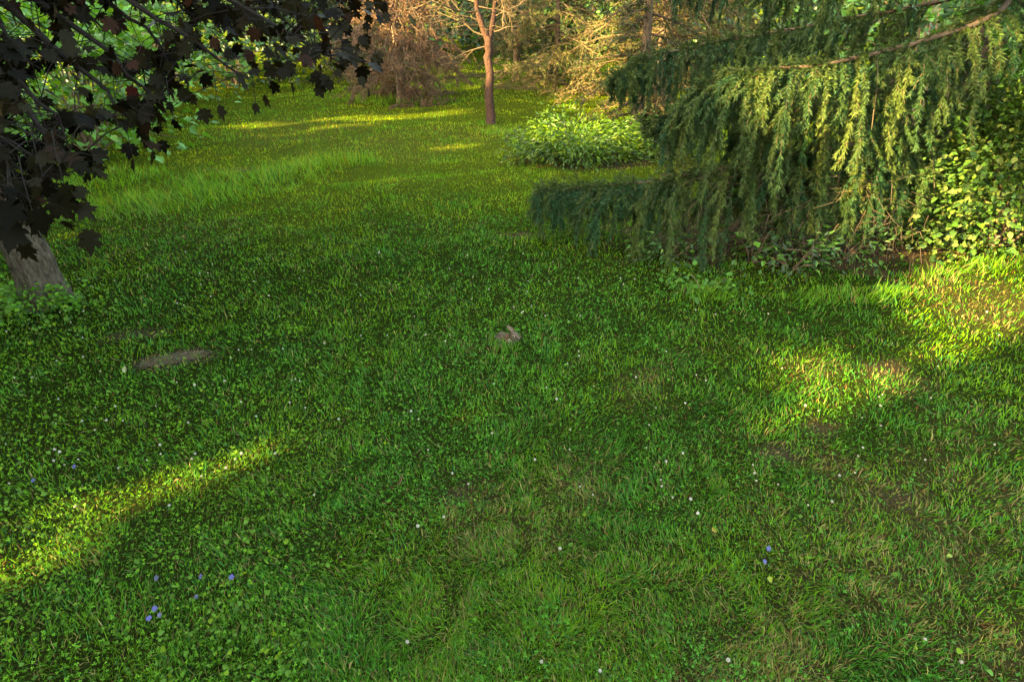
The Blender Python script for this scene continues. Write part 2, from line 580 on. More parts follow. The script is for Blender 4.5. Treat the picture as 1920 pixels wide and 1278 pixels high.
def build_grass():
    n = 545000
    x, y, d = scatter_ground(n, 0.55, 24)
    # the lawn goes on beside and behind the standing place
    m_ = 30000
    d2 = 0.2 + 5.5 * rng.random(m_) ** 0.8
    a2 = (1.08 + 2.06 * rng.random(m_)) * np.where(rng.random(m_) < 0.5, -1, 1)
    x, y, d = np.concatenate([x, d2 * np.sin(a2)]), np.concatenate([y, d2 * np.cos(a2)]), np.concatenate([d, d2])
    n = len(x)
    b = bare(x, y)
    cl = clover_amt(x, y)
    keep = rng.random(n) > np.maximum(b * 0.66, cl * 0.40)
    x, y, d, b, cl = x[keep], y[keep], d[keep], b[keep], cl[keep]
    n = len(x)
    fl = far_lawn(x, y)
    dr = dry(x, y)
    tf = tuft(x, y)
    clump = vnoise(x, y, 0.07, 61)
    r = np.sqrt(d * d + 1.75 ** 2)
    Ln = (0.020 + 0.027 * rng.random(n) ** 1.6) * (0.6 + 0.8 * clump) * (1 + 0.1 * fl) * (1 - fl * 0.5 + fl * 1.0 * vnoise(x, y, 0.32, 64)) + 1.0 * tf * (0.5 + 0.6 * rng.random(n))
    Ln = Ln * (1 - 0.55 * b)
    longb = rng.random(n) < 0.012
    Ln = np.where(longb, Ln * 1.9, Ln)
    Wd = 0.0029 * (0.6 + 0.8 * rng.random(n)) * np.clip(r / 2.3, 0.8, 8) ** 0.85 * np.where(longb, 0.8, 1)
    lean = np.abs(rng.normal(0.0, 0.55, n)) + 0.15
    lean = np.clip(lean, 0, 1.35)
    bend = rng.random(n) * 0.9
    # blades in a tuft comb roughly the same way
    az = 2 * math.pi * vnoise(x, y, 0.25, 62) * 2 + rng.normal(0, 1.1, n)
    dirx, diry = np.cos(az), np.sin(az)
    yaw = az + math.pi / 2 + rng.normal(0, 0.5, n)
    wx, wy = np.cos(yaw) * Wd / 2, np.sin(yaw) * Wd / 2
    z = Hgt(x, y) - 0.004
    base = np.stack([x, y, z], -1)
    h1 = Ln * 0.55
    mid = base + np.stack([dirx * np.sin(lean) * h1, diry * np.sin(lean) * h1, np.cos(lean) * h1], -1)
    l2 = np.clip(lean + bend, 0, 2.0)
    h2 = Ln * 0.5
    tip = mid + np.stack([dirx * np.sin(l2) * h2, diry * np.sin(l2) * h2, np.cos(l2) * h2], -1)
    wv = np.stack([wx, wy, np.zeros(n)], -1)
    V = np.stack([base - wv, base + wv, mid + wv * 0.85, mid - wv * 0.85, tip], 1)
    V[:, :, 2] = np.maximum(V[:, :, 2], (z + 0.001)[:, None])
    isfar = d > 5.5
    # colours: cool green near, olive yellow in the far lawn, straw blades
    v = rng.random(n)[:, None]
    patch = fbm(x, y, 0.35, 63)[:, None]
    patch = sstep(0.25, 0.75, patch)
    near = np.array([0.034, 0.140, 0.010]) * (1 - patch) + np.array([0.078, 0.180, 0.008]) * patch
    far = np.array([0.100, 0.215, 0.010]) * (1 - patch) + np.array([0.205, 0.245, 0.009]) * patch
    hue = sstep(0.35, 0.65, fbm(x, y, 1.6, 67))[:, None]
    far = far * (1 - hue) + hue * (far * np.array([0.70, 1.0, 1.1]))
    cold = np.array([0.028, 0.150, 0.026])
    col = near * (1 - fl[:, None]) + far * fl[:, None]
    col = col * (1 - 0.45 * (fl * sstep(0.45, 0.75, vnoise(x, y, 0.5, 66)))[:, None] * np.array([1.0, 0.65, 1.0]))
    iscold = ((rng.random(n) < 0.16) & (fl < 0.5))[:, None]
    col = np.where(iscold, cold, col)
    t2 = np.clip(tf / 0.12, 0, 1)[:, None]
    col = col * (1 - t2 * 0.8) + t2 * 0.8 * np.array([0.09, 0.22, 0.018])
    isstraw = (rng.random(n) < 0.04 + 0.6 * dr + 0.75 * b)[:, None]
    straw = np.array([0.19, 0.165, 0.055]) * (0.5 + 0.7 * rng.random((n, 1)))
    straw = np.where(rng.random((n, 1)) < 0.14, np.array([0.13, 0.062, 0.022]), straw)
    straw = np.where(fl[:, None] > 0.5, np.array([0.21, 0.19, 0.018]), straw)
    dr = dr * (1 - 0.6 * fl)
    col = np.where(isstraw, straw, col)
    col = col * (0.35 + 1.3 * v)
    Vn, Vf = V[~isfar], V[isfar][:, [0, 1, 4]]
    i = np.arange(len(Vn))[:, None] * 5
    F = np.stack([i + [0, 1, 2], i + [0, 2, 3], i + [3, 2, 4]], 1).reshape(-1, 3)
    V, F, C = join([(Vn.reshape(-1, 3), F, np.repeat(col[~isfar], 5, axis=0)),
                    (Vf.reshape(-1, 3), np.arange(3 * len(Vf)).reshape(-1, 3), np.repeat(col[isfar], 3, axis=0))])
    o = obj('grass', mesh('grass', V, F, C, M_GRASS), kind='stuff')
    o['label'] = 'short green lawn grass with straw blades and longer tufts'
    o['category'] = 'grass'


build_grass()


def leaflet(w=0.5, notch=0.0, cup=0.12):
    """small heart or egg shaped leaflet, length 1 along y"""
    pts = [(0, 0), (0.28 * w * 1.6, 0.3), (0.5 * w * 1.9, 0.68), (0.3 * w * 1.7, 0.95), (0, 1 - notch), (-0.3 * w * 1.7, 0.95), (-0.5 * w * 1.9, 0.68), (-0.28 * w * 1.6, 0.3)]
    T = np.array([(a, b, cup * abs(a)) for a, b in pts])
    F = np.array([(0, 1, 4), (1, 2, 3), (1, 3, 4), (0, 4, 7), (7, 4, 5), (7, 5, 6)])
    return T, F


def trifoil():
    w = 0.55
    T = np.array([(0, 0, 0), (0.8 * w, 0.55, 0.1), (0.55 * w, 0.96, 0.1), (0, 0.92, 0), (-0.55 * w, 0.96, 0.1), (-0.8 * w, 0.55, 0.1)])
    F = np.array([(0, 1, 2), (0, 2, 3), (0, 3, 4), (0, 4, 5)])
    Vs, Fs = [], []
    for k in range(3):
        a = k * 2 * math.pi / 3
        R = np.array([[math.cos(a), -math.sin(a), 0], [math.sin(a), math.cos(a), 0], [0, 0, 1]])
        Vs.append(T @ R.T)
        Fs.append(F + 6 * k)
    V = np.vstack(Vs)
    F = np.vstack(Fs)
    s = len(V)
    V = np.vstack([V, [(-0.06, 0, 0), (0.06, 0, 0), (0.1, 0.1, -2.2)]])
    F = np.vstack([F, [(s, s + 1, s + 2)]])
    return V, F


def build_clover():
    n = 72000
    x, y, d = scatter_ground(n, 0.55, 6.5)
    keep = (rng.random(n) < clover_amt(x, y)) & (rng.random(n) > bare(x, y))
    x, y, d = x[keep], y[keep], d[keep]
    n = len(x)
    hgt = 0.018 + 0.04 * rng.random(n) * (0.5 + vnoise(x, y, 0.2, 71))
    pos = np.stack([x, y, Hgt(x, y) + hgt], -1)
    nn = rdir(n, 2.2)
    R = frames(rdir(n), nn)
    r = np.sqrt(d * d + 1.75 ** 2)
    s = (0.0030 + 0.0036 * rng.random(n)) * np.clip(r / 2.4, 1, 3) ** 0.7
    T, F = trifoil()
    p = fbm(x, y, 0.3, 72)[:, None]
    left = sstep(-0.2, -1.0, x)[:, None]
    col = np.array([0.032, 0.150, 0.018]) * (1 - p) + np.array([0.055, 0.19, 0.012]) * p
    col = col * (1 - 0.6 * left) + 0.6 * left * np.array([0.085, 0.20, 0.008])
    col = col * (0.35 + 1.2 * rng.random((n, 1)))
    V, F, C = bake(T, F, pos, R, s, col)
    o = obj('clover', mesh('clover', V, F, C, M_CLOVER), kind='stuff')
    o['label'] = 'low carpet of clover leaves mixed through the lawn'
    o['category'] = 'clover'


build_clover()


def build_ground_weeds():
    """broad yellow-green leaves of low weeds, thickest at the foot of the maple and in the near corner"""
    n = 42000
    x, y, d = scatter_ground(n, 0.55, 5.0)
    mp = G(92, 570)
    q = np.exp(-((x - mp[0] - 0.1) / 0.9) ** 2 - ((y - mp[1] + 0.35) / 0.5) ** 2)
    q = np.maximum(q, 0.6 * sstep(-0.35, -1.1, x) * sstep(2.6, 1.9, y) * sstep(0.45, 0.62, fbm(x, y, 0.3, 81)))
    q = np.maximum(q, 0.05 * sstep(0.55, 0.7, fbm(x, y, 0.25, 82)) * sstep(3.4, 3.0, y))
    q = q + np.exp(-((x - mp[0] - 0.05) / 0.4) ** 2 - ((y - mp[1] + 0.2) / 0.25) ** 2)
    keep = (rng.random(n) < q * 0.8) & (rng.random(n) > bare(x, y) * 1.2)
    x, y = x[keep], y[keep]
    n = len(x)
    foot = np.exp(-((x - mp[0] - 0.05) / 0.45) ** 2 - ((y - mp[1] + 0.15) / 0.28) ** 2)
    pos = np.stack([x, y, Hgt(x, y) + 0.02 + (0.05 + 0.10 * foot) * rng.random(n)], -1)
    R = frames(rdir(n), rdir(n, 1.6))
    T, F = leaflet(0.5, 0.0, 0.2)
    T = T - [0, 0.4, 0]
    s = (0.009 + 0.014 * rng.random(n) ** 1.5) * (1 + 0.5 * foot)
    col = np.array([0.06, 0.145, 0.016]) * (0.5 + 0.8 * rng.random((n, 1)))
    y2 = rng.random((n, 1)) < 0.12
    col = np.where(y2, np.array([0.11, 0.20, 0.012]), col)
    V, F, C = bake(T, F, pos, R, s, col)
    o = obj('weeds', mesh('weeds', V, F, C, M_CLOVER), kind='stuff')
    o['label'] = 'broad leaved low weeds among the grass, thick round the maple foot'
    o['category'] = 'weeds'


build_ground_weeds()


# ------------------------------------------------------------------ trees and shrubs
def oval_leaf(fold=0.18, droop=0.12):
    pts = [(0, 0, 0), (0.26, 0.25, fold * 0.26), (0.33, 0.5, fold * 0.33), (0.18, 0.8, fold * 0.1 - droop * 0.5), (0, 1.0, -droop), (-0.18, 0.8, fold * 0.1 - droop * 0.5),
           (-0.33, 0.5, fold * 0.33), (-0.26, 0.25, fold * 0.26), (0, 0.45, -0.02)]
    F = [(0, 1, 8), (1, 2, 8), (2, 3, 8), (3, 4, 8), (4, 5, 8), (5, 6, 8), (6, 7, 8), (7, 0, 8)]
    return np.array(pts, float), np.array(F)


def card_leaf():
    T = np.array([(0, 0, 0), (0.36, 0.42, 0.08), (0, 1, -0.08), (-0.36, 0.42, 0.08)], float)
    return T, np.array([(0, 1, 2), (0, 2, 3)])


MAPLE_OUT = [(0.0, 0.0), (0.10, -0.06), (0.27, -0.05), (0.22, 0.06), (0.40, 0.10), (0.52, 0.27), (0.37, 0.29), (0.44, 0.44), (0.62, 0.63), (0.44, 0.60), (0.37, 0.72),
             (0.19, 0.60), (0.17, 0.80), (0.09, 0.86), (0.0, 1.06)]


def maple_leaf(cup):
    o = MAPLE_OUT + [(-a, b) for a, b in MAPLE_OUT[-2:0:-1]]
    P = [(a, b, 0.6 * cup * (abs(a) ** 1.5) - 0.45 * cup * b * b) for a, b in o]
    c = (0.0, 0.34, -0.05 * cup)
    T = np.array(P + [c])
    k = len(P)
    F = np.array([(i, (i + 1) % k, k) for i in range(k)])
    return T, F


def wood_branches(segs, sides_big=6, sides_small=4):
    """list of (path, r0, r1) -> joined tube geometry"""
    out = []
    for P, r0, r1 in segs:
        out.append(tube(P, np.linspace(r0, r1, len(P)), sides_big if r0 > 0.02 else sides_small, (1, 1, 1)))
    return join(out)


def wobble(P, amp):
    P = np.asarray(P, float).copy()
    P[1:-1] += rng.normal(0, amp, (len(P) - 2, 3))
    return P


# ---- purple leaved maple
MB = G(92, 562)
MB[2] = Hgt(MB[0], MB[1]) - 0.05


def build_maple():
    t = thing('maple_tree', MB, 'dark purple leaved maple tree with grey trunk, its foliage hanging over the upper corner', 'tree')
    top = MB + np.array([-0.15, 0.1, 6.0])
    hs = np.concatenate([np.arange(0, 1.3, 0.022), [1.6, 2.1, 2.6, 3.4, 4.4, 5.6]])
    sides = 72
    V = []
    for h in hs:
        c = MB + (top - MB) * h / 6.0 + np.array([0.02 * math.sin(h * 2), 0, 0])
        r = 0.106 + 0.05 * math.exp(-h / 0.08) - 0.016 * h
        for k in range(sides):
            a = k * 2 * math.pi / sides
            ridge = abs(float(vnoise(a * 6.2 + 0.8 * math.sin(h * 9), h * 4.5 + 3, 1.0, 33)) - 0.5) * 2
            rr = r * (1 + 0.05 * math.sin(3 * a + h) + 0.30 * math.exp(-h / 0.12) * math.sin(5 * a + 1)) + 0.02 * ridge ** 0.7 + 0.0012 * rng.normal()
            V.append(c + np.array([math.cos(a) * rr, math.sin(a) * rr, 0]))
    V = np.array(V) - MB
    i = np.arange(len(hs) - 1)[:, None] * sides
    j = np.arange(sides)[None]
    jn = (j + 1) % sides
    F = np.stack([i + j, i + jn, i + sides + jn, i + sides + j], -1).reshape(-1, 4)
    obj('trunk', mesh('trunk', V, F, None, M_BARK, True), t)

    # limbs: the ones that hang into the picture, then the rest of the crown
    tr = lambda h: MB + (top - MB) * h / 6.0
    ends = [at(640, 120, 3.0), at(560, 60, 3.3), at(470, 150, 2.9), at(300, 190, 2.8), at(250, 230, 2.7), at(120, 250, 2.4), at(60, 380, 2.15), at(30, 300, 2.3), at(380, 40, 3.2),
            at(200, 60, 2.9), at(60, 120, 2.5), at(520, 10, 3.6), at(680, 20, 3.4), at(330, 110, 3.0), at(-60, 330, 2.3), at(-120, 200, 2.4), at(150, 330, 2.35)]
    starts = [1.9, 2.1, 1.8, 1.75, 1.7, 1.6, 1.55, 1.6, 2.2, 2.0, 1.8, 2.4, 2.3, 1.9, 1.6, 1.8, 1.6]
    segs = []
    anchors = []
    for e, s in zip(ends, starts):
        a = tr(s)
        m1 = a * 0.62 + e * 0.38 + np.array([0, 0, 0.35])
        P = spline([a, m1, a * 0.2 + e * 0.8 + np.array([0, 0, 0.16]), e], 12)
        P = wobble(P, 0.012)
        segs.append((P, 0.028, 0.004))
        for f in np.linspace(0.35, 1.0, 16):
            k = min(int(f * 11), 10)
            anchors.append(P[k] + (P[k + 1] - P[k]) * rng.random())
    for k in range(46):
        s = 2.0 + 3.6 * rng.random()
        a = tr(s)
        ang = rng.random() * 2 * math.pi
        rad = (2.4 - 0.33 * (s - 2)) * (0.7 + 0.4 * rng.random())
        e = a + np.array([math.cos(ang) * rad, math.sin(ang) * rad, 0.5 * rng.normal() + 0.5])
        P = wobble(spline([a, (a + e) / 2 + [0, 0, 0.25], e], 8), 0.03)
        segs.append((P, 0.03, 0.005))
        for f in range(2, 8):
            anchors.append(P[f])
    anchors = np.array(anchors)
    # leaf stalk ends, in sprays round each anchor
    per = 11
    base = np.repeat(anchors, per, axis=0)
    off = rng.normal(0, 1, (len(base), 3)) * [0.16, 0.16, 0.11]
    off[:, 2] -= 0.05
    pos = base + off
    # lower outline of the foliage as in the photograph: drop what hangs into the open lawn view
    q = pos - EYE
    dep = q[:, 1] * CP - q[:, 2] * SP
    px = 960 + FPX * q[:, 0] / dep
    py = 639 - FPX * (q[:, 1] * SP + q[:, 2] * CP) / dep
    lim = np.interp(px, [-400, 0, 60, 150, 190, 215, 240, 300, 340, 420, 470, 520, 560, 620, 660, 690, 720, 740], [480, 440, 430, 400, 300, 200, 250, 260, 190, 190, 130, 165, 120, 155, 140, 140, 40, -60])
    ok = (py < lim + rng.normal(0, 10, len(px))) & ((px < 720) | (py < -80))
    behind = (dep < 0.6)
    ok = (ok | behind) & ~((np.hypot(q[:, 0], q[:, 1]) < 1.0))
    # open windows in the foliage through which the lit bushes show
    win = np.zeros(len(px))
    for wx, wy, rx, ry, s in [(220, 50, 105, 60, 0.93), (30, 25, 70, 45, 0.93), (130, 165, 105, 48, 0.93), (50, 235, 60, 40, 0.7), (550, 60, 60, 30, 0.5), (300, 20, 60, 30, 0.7), (420, 90, 90, 50, 0.6), (330, 130, 60, 50, 0.5), (20, 110, 50, 50, 0.5), (60, 80, 40, 30, 0.7), (390, 110, 60, 30, 0.75), (180, 250, 60, 28, 0.7), (470, 30, 35, 25, 0.5),
                              (280, 160, 60, 22, 0.6), (420, 165, 60, 20, 0.9), (350, 60, 35, 20, 0.4)]:
        win = np.maximum(win, s * (((px - wx) / rx) ** 2 + ((py - wy) / ry) ** 2 < 1))
    ok &= rng.random(len(px)) > win
    inframe = (px > -100) & (px < 800) & (py > -120) & (dep > 0.5)
    ok &= (inframe | cut(pos, 0.07))
    pos, base, px, py, dep, inframe = pos[ok], base[ok], px[ok], py[ok], dep[ok], inframe[ok]
    # a few chosen hanging leaves
    chosen = [(165, 432, 2.15, 0.15), (60, 395, 2.0, 0.17), (20, 420, 2.05, 0.16), (100, 370, 2.1, 0.16), (40, 455, 2.2, 0.13), (250, 300, 2.75, 0.11), (285, 285, 2.75, 0.11), (270, 255, 2.8, 0.12),
              (245, 270, 2.8, 0.12), (300, 265, 2.8, 0.1), (495, 180, 2.9, 0.1), (480, 195, 2.95, 0.09), (595, 160, 3.0, 0.11), (545, 155, 3.0, 0.11), (620, 150, 3.0, 0.1), (690, 165, 3.1, 0.09), (675, 145, 3.1, 0.09),
              (380, 205, 2.9, 0.12), (410, 200, 2.9, 0.12), (325, 225, 2.8, 0.1), (120, 345, 2.1, 0.15), (80, 330, 2.15, 0.15), (10, 375, 2.0, 0.17)]
    cp = np.array([at(a, b, c) for a, b, c, s in chosen])
    n0 = len(pos)
    pos = np.vstack([pos, cp])
    base = np.vstack([base, cp + [0, 0.05, 0.18]])
    size = np.concatenate([0.045 + 0.043 * rng.random(n0), [0.66 * s for *_, s in chosen]])
    inframe = np.concatenate([inframe, np.ones(len(cp), bool)])
    dep = np.concatenate([dep, [c for a, b, c, s in chosen]])
    n = len(pos)
    # leaves droop: long axis out and down, face mostly up
    out = nrm(pos - base + 1e-3) * [1, 1, 0.5] + rdir(n) * 0.5
    out[:, 2] -= 0.75
    up = rdir(n, 0.9) + nrm(EYE - pos) * 0.35
    R = frames(out, up)
    tint = rng.random((n, 1))
    col = np.array([0.0080, 0.0074, 0.0034]) * (0.3 + 1.5 * tint)
    col = np.where(rng.random((n, 1)) < 0.06, np.array([0.020, 0.009, 0.005]), col)
    # twigs joining leaves to limbs
    tw = []
    for k in np.nonzero(inframe)[0]:
        if rng.random() < 0.6:
            m = (base[k] + pos[k]) / 2 + [0, 0, 0.02]
            tw.append(tube(np.array([base[k], m, pos[k]]), [0.003, 0.0022, 0.0012], 3, (1, 1, 1)))
    V, F, C = wood_branches(segs, 6, 4)
    obj('limbs', mesh('limbs', V - MB, F, None, M_TWIG, True), t, 'stuff')
    V, F, C = join(tw)
    obj('twigs', mesh('twigs', V - MB, F, None, M_TWIG, False), t, 'stuff')
    # the leaves that show largest are single parts, the rest one mass
    show = np.where(inframe, size / dep, 0)
    order = np.argsort(-show)
    big = order[:300]
    rest = order[300:]
    T, F = maple_leaf(0.25)
    T2 = T - [0, 0, 0]
    V, FF, C = bake(T2, F, pos[rest], R[rest], size[rest], col[rest])
    obj('foliage', mesh('foliage', V - MB, FF, C, M_MAPLE, True), t, 'stuff')
    var = []
    for k in range(10):
        Tk, Fk = maple_leaf(0.1 + 0.4 * rng.random())
        Tk = Tk + rng.normal(0, 0.012, Tk.shape) * [1, 1, 0.4]
        lc = np.array([0.0080, 0.0074, 0.0034]) * (0.35 + 0.14 * k) if k < 9 else np.array([0.014, 0.0085, 0.0045])
        var.append(mesh('leaf', Tk, Fk, lc, M_MAPLE, True))
    sunredm = mesh('leaf', T, F, (0.07, 0.014, 0.010), M_MAPLE)  # sunlight through this leaf is put into its red colour
    from mathutils import Matrix
    for q_, k in enumerate(big):
        o = obj('leaf', var[q_ % 10], t)
        M = np.eye(4)
        M[:3, :3] = R[k] * size[k]
        M[:3, 3] = pos[k] - MB
        o.matrix_local = Matrix(M.tolist())
    o = obj('leaf', sunredm, t)
    p = at(243, 162, 2.95)
    M = np.eye(4)
    M[:3, :3] = frames(np.array([[0.12, -0.1, -1.0]]), np.array([[0.95, -0.25, 0.1]]))[0] * 0.085
    M[:3, 3] = p - MB
    o.matrix_local = Matrix(M.tolist())
    o['label'] = 'single leaf hanging edge on, sunlit red put into its colour'


build_maple()


# ---- needles on a set of segments
def needles(P0, P1, dens, ln, wd, col, fwd=0.55, droop=0.0):
    """thin triangles all round each segment"""
    seg = P1 - P0
    sl = np.linalg.norm(seg, axis=1)
    cnt = rng.poisson(sl * dens)
    k = np.repeat(np.arange(len(P0)), cnt)
    n = len(k)
    u = rng.random((n, 1))
    b = P0[k] + seg[k] * u
    ax = nrm(seg)[k]
    rad = rng.normal(size=(n, 3))
    rad = nrm(rad - ax * (rad * ax).sum(1, keepdims=True))
    d = nrm(ax * fwd + rad)
    d[:, 2] -= droop
    lnk = (ln * (0.7 + 0.5 * rng.random((n, 1))))
    w = nrm(np.cross(d, rng.normal(size=(n, 3)))) * wd * 0.5
    V = np.stack([b - w, b + w, b + d * lnk], 1).reshape(-1, 3)
    F = np.arange(3 * n).reshape(-1, 3)
    c = col[k] * (0.7 + 0.6 * rng.random((n, 1)))
    return V, F, np.repeat(c, 3, axis=0)


def rope(p0, d0, length, steps, droop=1.0):
    """a hanging side shoot"""
    P = [p0]
    d = d0.copy()
    st = length / steps
    for k in range(steps):
        d = d + np.array([0.07, 0, -(0.22 if k < 2 else 0.62) * droop]) + rng.normal(0, 0.07, 3)
        d = d / np.linalg.norm(d)
        P.append(P[-1] + d * st)
    return np.array(P)


def build_spruce():
    base = np.array([3.75, 4.95, 0.0])
    base[2] = Hgt(base[0], base[1]) - 0.05
    t = thing('norway_spruce', base, 'large spruce with long weeping boughs of hanging green needles sweeping to the lawn', 'tree')
    P = np.array([base + [0.02 * math.sin(h), 0, h] for h in np.linspace(0, 9, 14)])
    V, F, C = tube(P, np.linspace(0.24, 0.03, 14), 20, (1, 1, 1))
    obj('trunk', mesh('trunk', V - base, F, None, M_SPRUCEBARK, True), t)
    limbs = [  # control points, longest shoot, spacing, cool or warm tint
        ([(3.6, 4.8, 1.80), (2.95, 3.95, 1.56), (2.07, 3.80, 1.33), (1.6, 3.86, 1.26), (1.32, 3.98, 1.14), (1.2, 4.06, 1.0)], 0.78, 0.017, 0.6),
        ([(3.6, 4.8, 0.85), (2.7, 4.2, 0.80), (2.0, 4.02, 0.73), (1.3, 3.97, 0.62), (0.7, 4.1, 0.50), (0.22, 4.23, 0.42)], 0.72, 0.0135, 0.12),
        ([(3.7, 5.0, 1.7), (2.9, 5.3, 1.47), (2.0, 5.4, 1.30), (1.3, 5.3, 1.18), (0.87, 5.24, 1.02)], 0.60, 0.016, 0.05),
        ([(3.6, 4.8, 2.35), (2.8, 4.2, 2.12), (2.0, 4.25, 1.98), (1.5, 4.5, 1.86)], 0.85, 0.020, 0.3),
        ([(3.7, 4.8, 2.6), (3.1, 3.95, 2.3), (2.75, 3.6, 2.15)], 0.75, 0.022, 0.35),
        ([(3.6, 4.8, 1.0), (2.8, 4.5, 1.0), (2.1, 4.75, 0.93), (1.5, 4.95, 0.82), (1.1, 5.1, 0.68)], 0.45, 0.026, 0.05),
        ([(3.5, 4.7, 0.72), (2.9, 4.15, 0.66), (2.4, 3.92, 0.58), (1.9, 3.80, 0.42)], 0.42, 0.015, 0.08),
        ([(3.4, 4.6, 0.6), (2.6, 4.35, 0.56), (1.9, 4.25, 0.47), (1.45, 4.2, 0.36)], 0.38, 0.02, 0.0),
        ([(3.6, 4.8, 1.35), (2.9, 4.3, 1.25), (2.4, 4.05, 1.12), (1.9, 4.02, 1.0), (1.6, 4.08, 0.88)], 0.6, 0.019, 0.3),
        ([(3.9, 5.0, 1.9), (3.6, 4.0, 1.65), (3.35, 3.6, 1.45), (3.2, 3.4, 1.3)], 0.55, 0.022, 0.5),
        ([(3.9, 4.9, 1.8), (4.6, 4.2, 1.6), (5.2, 3.8, 1.3)], 0.6, 0.05, 0.3),
        ([(3.9, 5.1, 1.6), (4.3, 6.2, 1.3), (4.6, 7.0, 1.0)], 0.6, 0.055, 0.2),
        ([(3.7, 5.1, 2.6), (2.9, 5.6, 2.3), (2.0, 5.9, 2.0), (1.5, 6.0, 1.8)], 0.8, 0.026, 0.1),
        ([(3.7, 5.0, 3.2), (2.9, 4.6, 2.9), (2.2, 4.6, 2.65)], 0.8, 0.045, 0.3),
        ([(3.8, 5.0, 3.6), (4.4, 5.9, 3.2), (4.9, 6.5, 2.8)], 0.7, 0.06, 0.2),
    ]
    D0, D1 = [], []
    for li, (cps, lmax, sp, warm) in enumerate(limbs):
        ln = np.linalg.norm(np.diff(np.array(cps), axis=0), axis=1).sum()
        sp = sp * 1.15
        n = int(ln / sp)
        P = spline(cps, n)
        P += np.cumsum(rng.normal(0, 0.0018, P.shape), axis=0)
        V, F, C = tube(P[::3], np.linspace(0.021, 0.003, len(P[::3])), 6, (0.5, 0.5, 0.5))
        S0, S1, SC = [], [], []
        bough = obj('bough', mesh('bough', V - base, F, None, M_BOUGH, True), t)
        tan = nrm(np.gradient(P, axis=0))
        cold = np.array([0.013, 0.043, 0.015])
        warmc = np.array([0.095, 0.118, 0.020])
        parts = []
        for k in range(int(0.12 * n), n):
            s = 1 - k / (n - 1)
            gapn = vnoise(k * sp, li * 3.1, 0.13, 78)
            taper = min(1.0, 0.34 + 2.2 * s) * (0.35 + 0.75 * rng.random()) * (0.7 + 0.5 * gapn)
            side = np.cross(tan[k], [0, 0, 1]) * (1 if k % 2 else -1)
            d0 = nrm(side * (0.75 + 0.3 * rng.random()) + tan[k] * 0.55 + np.array([0, 0, 0.12 * rng.normal()]))
            length = lmax * taper
            w = np.clip(0.20 + rng.normal(0, 0.18), 0, 1)
            rc = cold * (1 - w) + warmc * w
            if rng.random() < 0.10:      # bare dead shoot
                R = rope(P[k], d0, length * 0.9, 5)
                D0 += list(R[:-1])
                D1 += list(R[1:])
                continue
            R = rope(P[k], d0, length, 6, 0.75 + 0.5 * rng.random())
            S0 += list(R[:-1])
            S1 += list(R[1:])
            SC += [rc] * 6
            # short twigs along the shoot
            for q in range(1, 6):
                for _ in range(2):
                    if rng.random() < 0.85:
                        a = R[q] + (R[q + 1] - R[q]) * rng.random()
                        ax = nrm(R[q + 1] - R[q])
                        rd = nrm(rng.normal(size=3)) * [1, 1, 0.5]
                        dd = nrm(ax * 1.25 + rd * (0.35 + 0.4 * rng.random()))
                        l2 = (0.06 + 0.11 * rng.random()) * (0.6 + 0.6 * taper) * (1.15 - 0.09 * q)
                        S0.append(a)
                        S1.append(a + dd * l2)
                        SC.append(rc * (1.0 + 0.25 * rng.random()))
        # shoots lying along the top of the bough
        for k in range(int(0.15 * n), n - 1):
            if vnoise(k * sp, li, 0.16, 77) < 0.2:
                continue
            for _ in range(2):
                dd = nrm(tan[k] * 0.8 + rng.normal(0, 0.5, 3) + [0, 0, 0.15])
                S0.append(P[k])
                S1.append(P[k] + dd * (0.05 + 0.06 * rng.random()))
                SC.append(cold * 0.7 + warmc * 0.3)
        S0, S1, SC = np.array(S0), np.array(S1), np.array(SC)
        V, F, C = needles(S0, S1, 400, 0.030, 0.0078, SC, 0.95, 0.12)
        obj('needles', mesh('needles', V - base, F, C, M_NEEDLE), bough, 'stuff')
        tw = [tube(np.array([a, b]), [0.0022, 0.0014], 3, (0.08, 0.05, 0.028)) for a, b in zip(S0[::2], S1[::2])]
        V, F, C = join(tw)
        obj('twigs', mesh('twigs', V - base, F, C, M_DRY), bough, 'stuff')
    tw = []
    # dead brown undertwigs
    for k in range(800):
        f = rng.random()
        a = np.array([1.2 + 1.7 * f, 3.65 + 1.0 * rng.random(), 0.05 + 0.6 * rng.random()])
        d = nrm(np.array([-0.6, -0.35, -0.35]) + rng.normal(0, 0.5, 3))
        D0.append(a)
        m = a + d * (0.05 + 0.1 * rng.random())
        D1.append(m)
        D0.append(m)
        D1.append(m + nrm(d + rng.normal(0, 0.35, 3) + [0, 0, -0.3]) * (0.04 + 0.1 * rng.random()))
    for a, b in zip(D0, D1):
        tw.append(tube(np.array([a, b]), [0.0026, 0.0013], 3, np.array([0.06, 0.042, 0.026]) * (0.3 + 0.9 * rng.random())))
    V, F, C = join(tw)
    obj('twigs', mesh('twigs', V - base, F, C, M_DRY), t, 'stuff')


build_spruce()


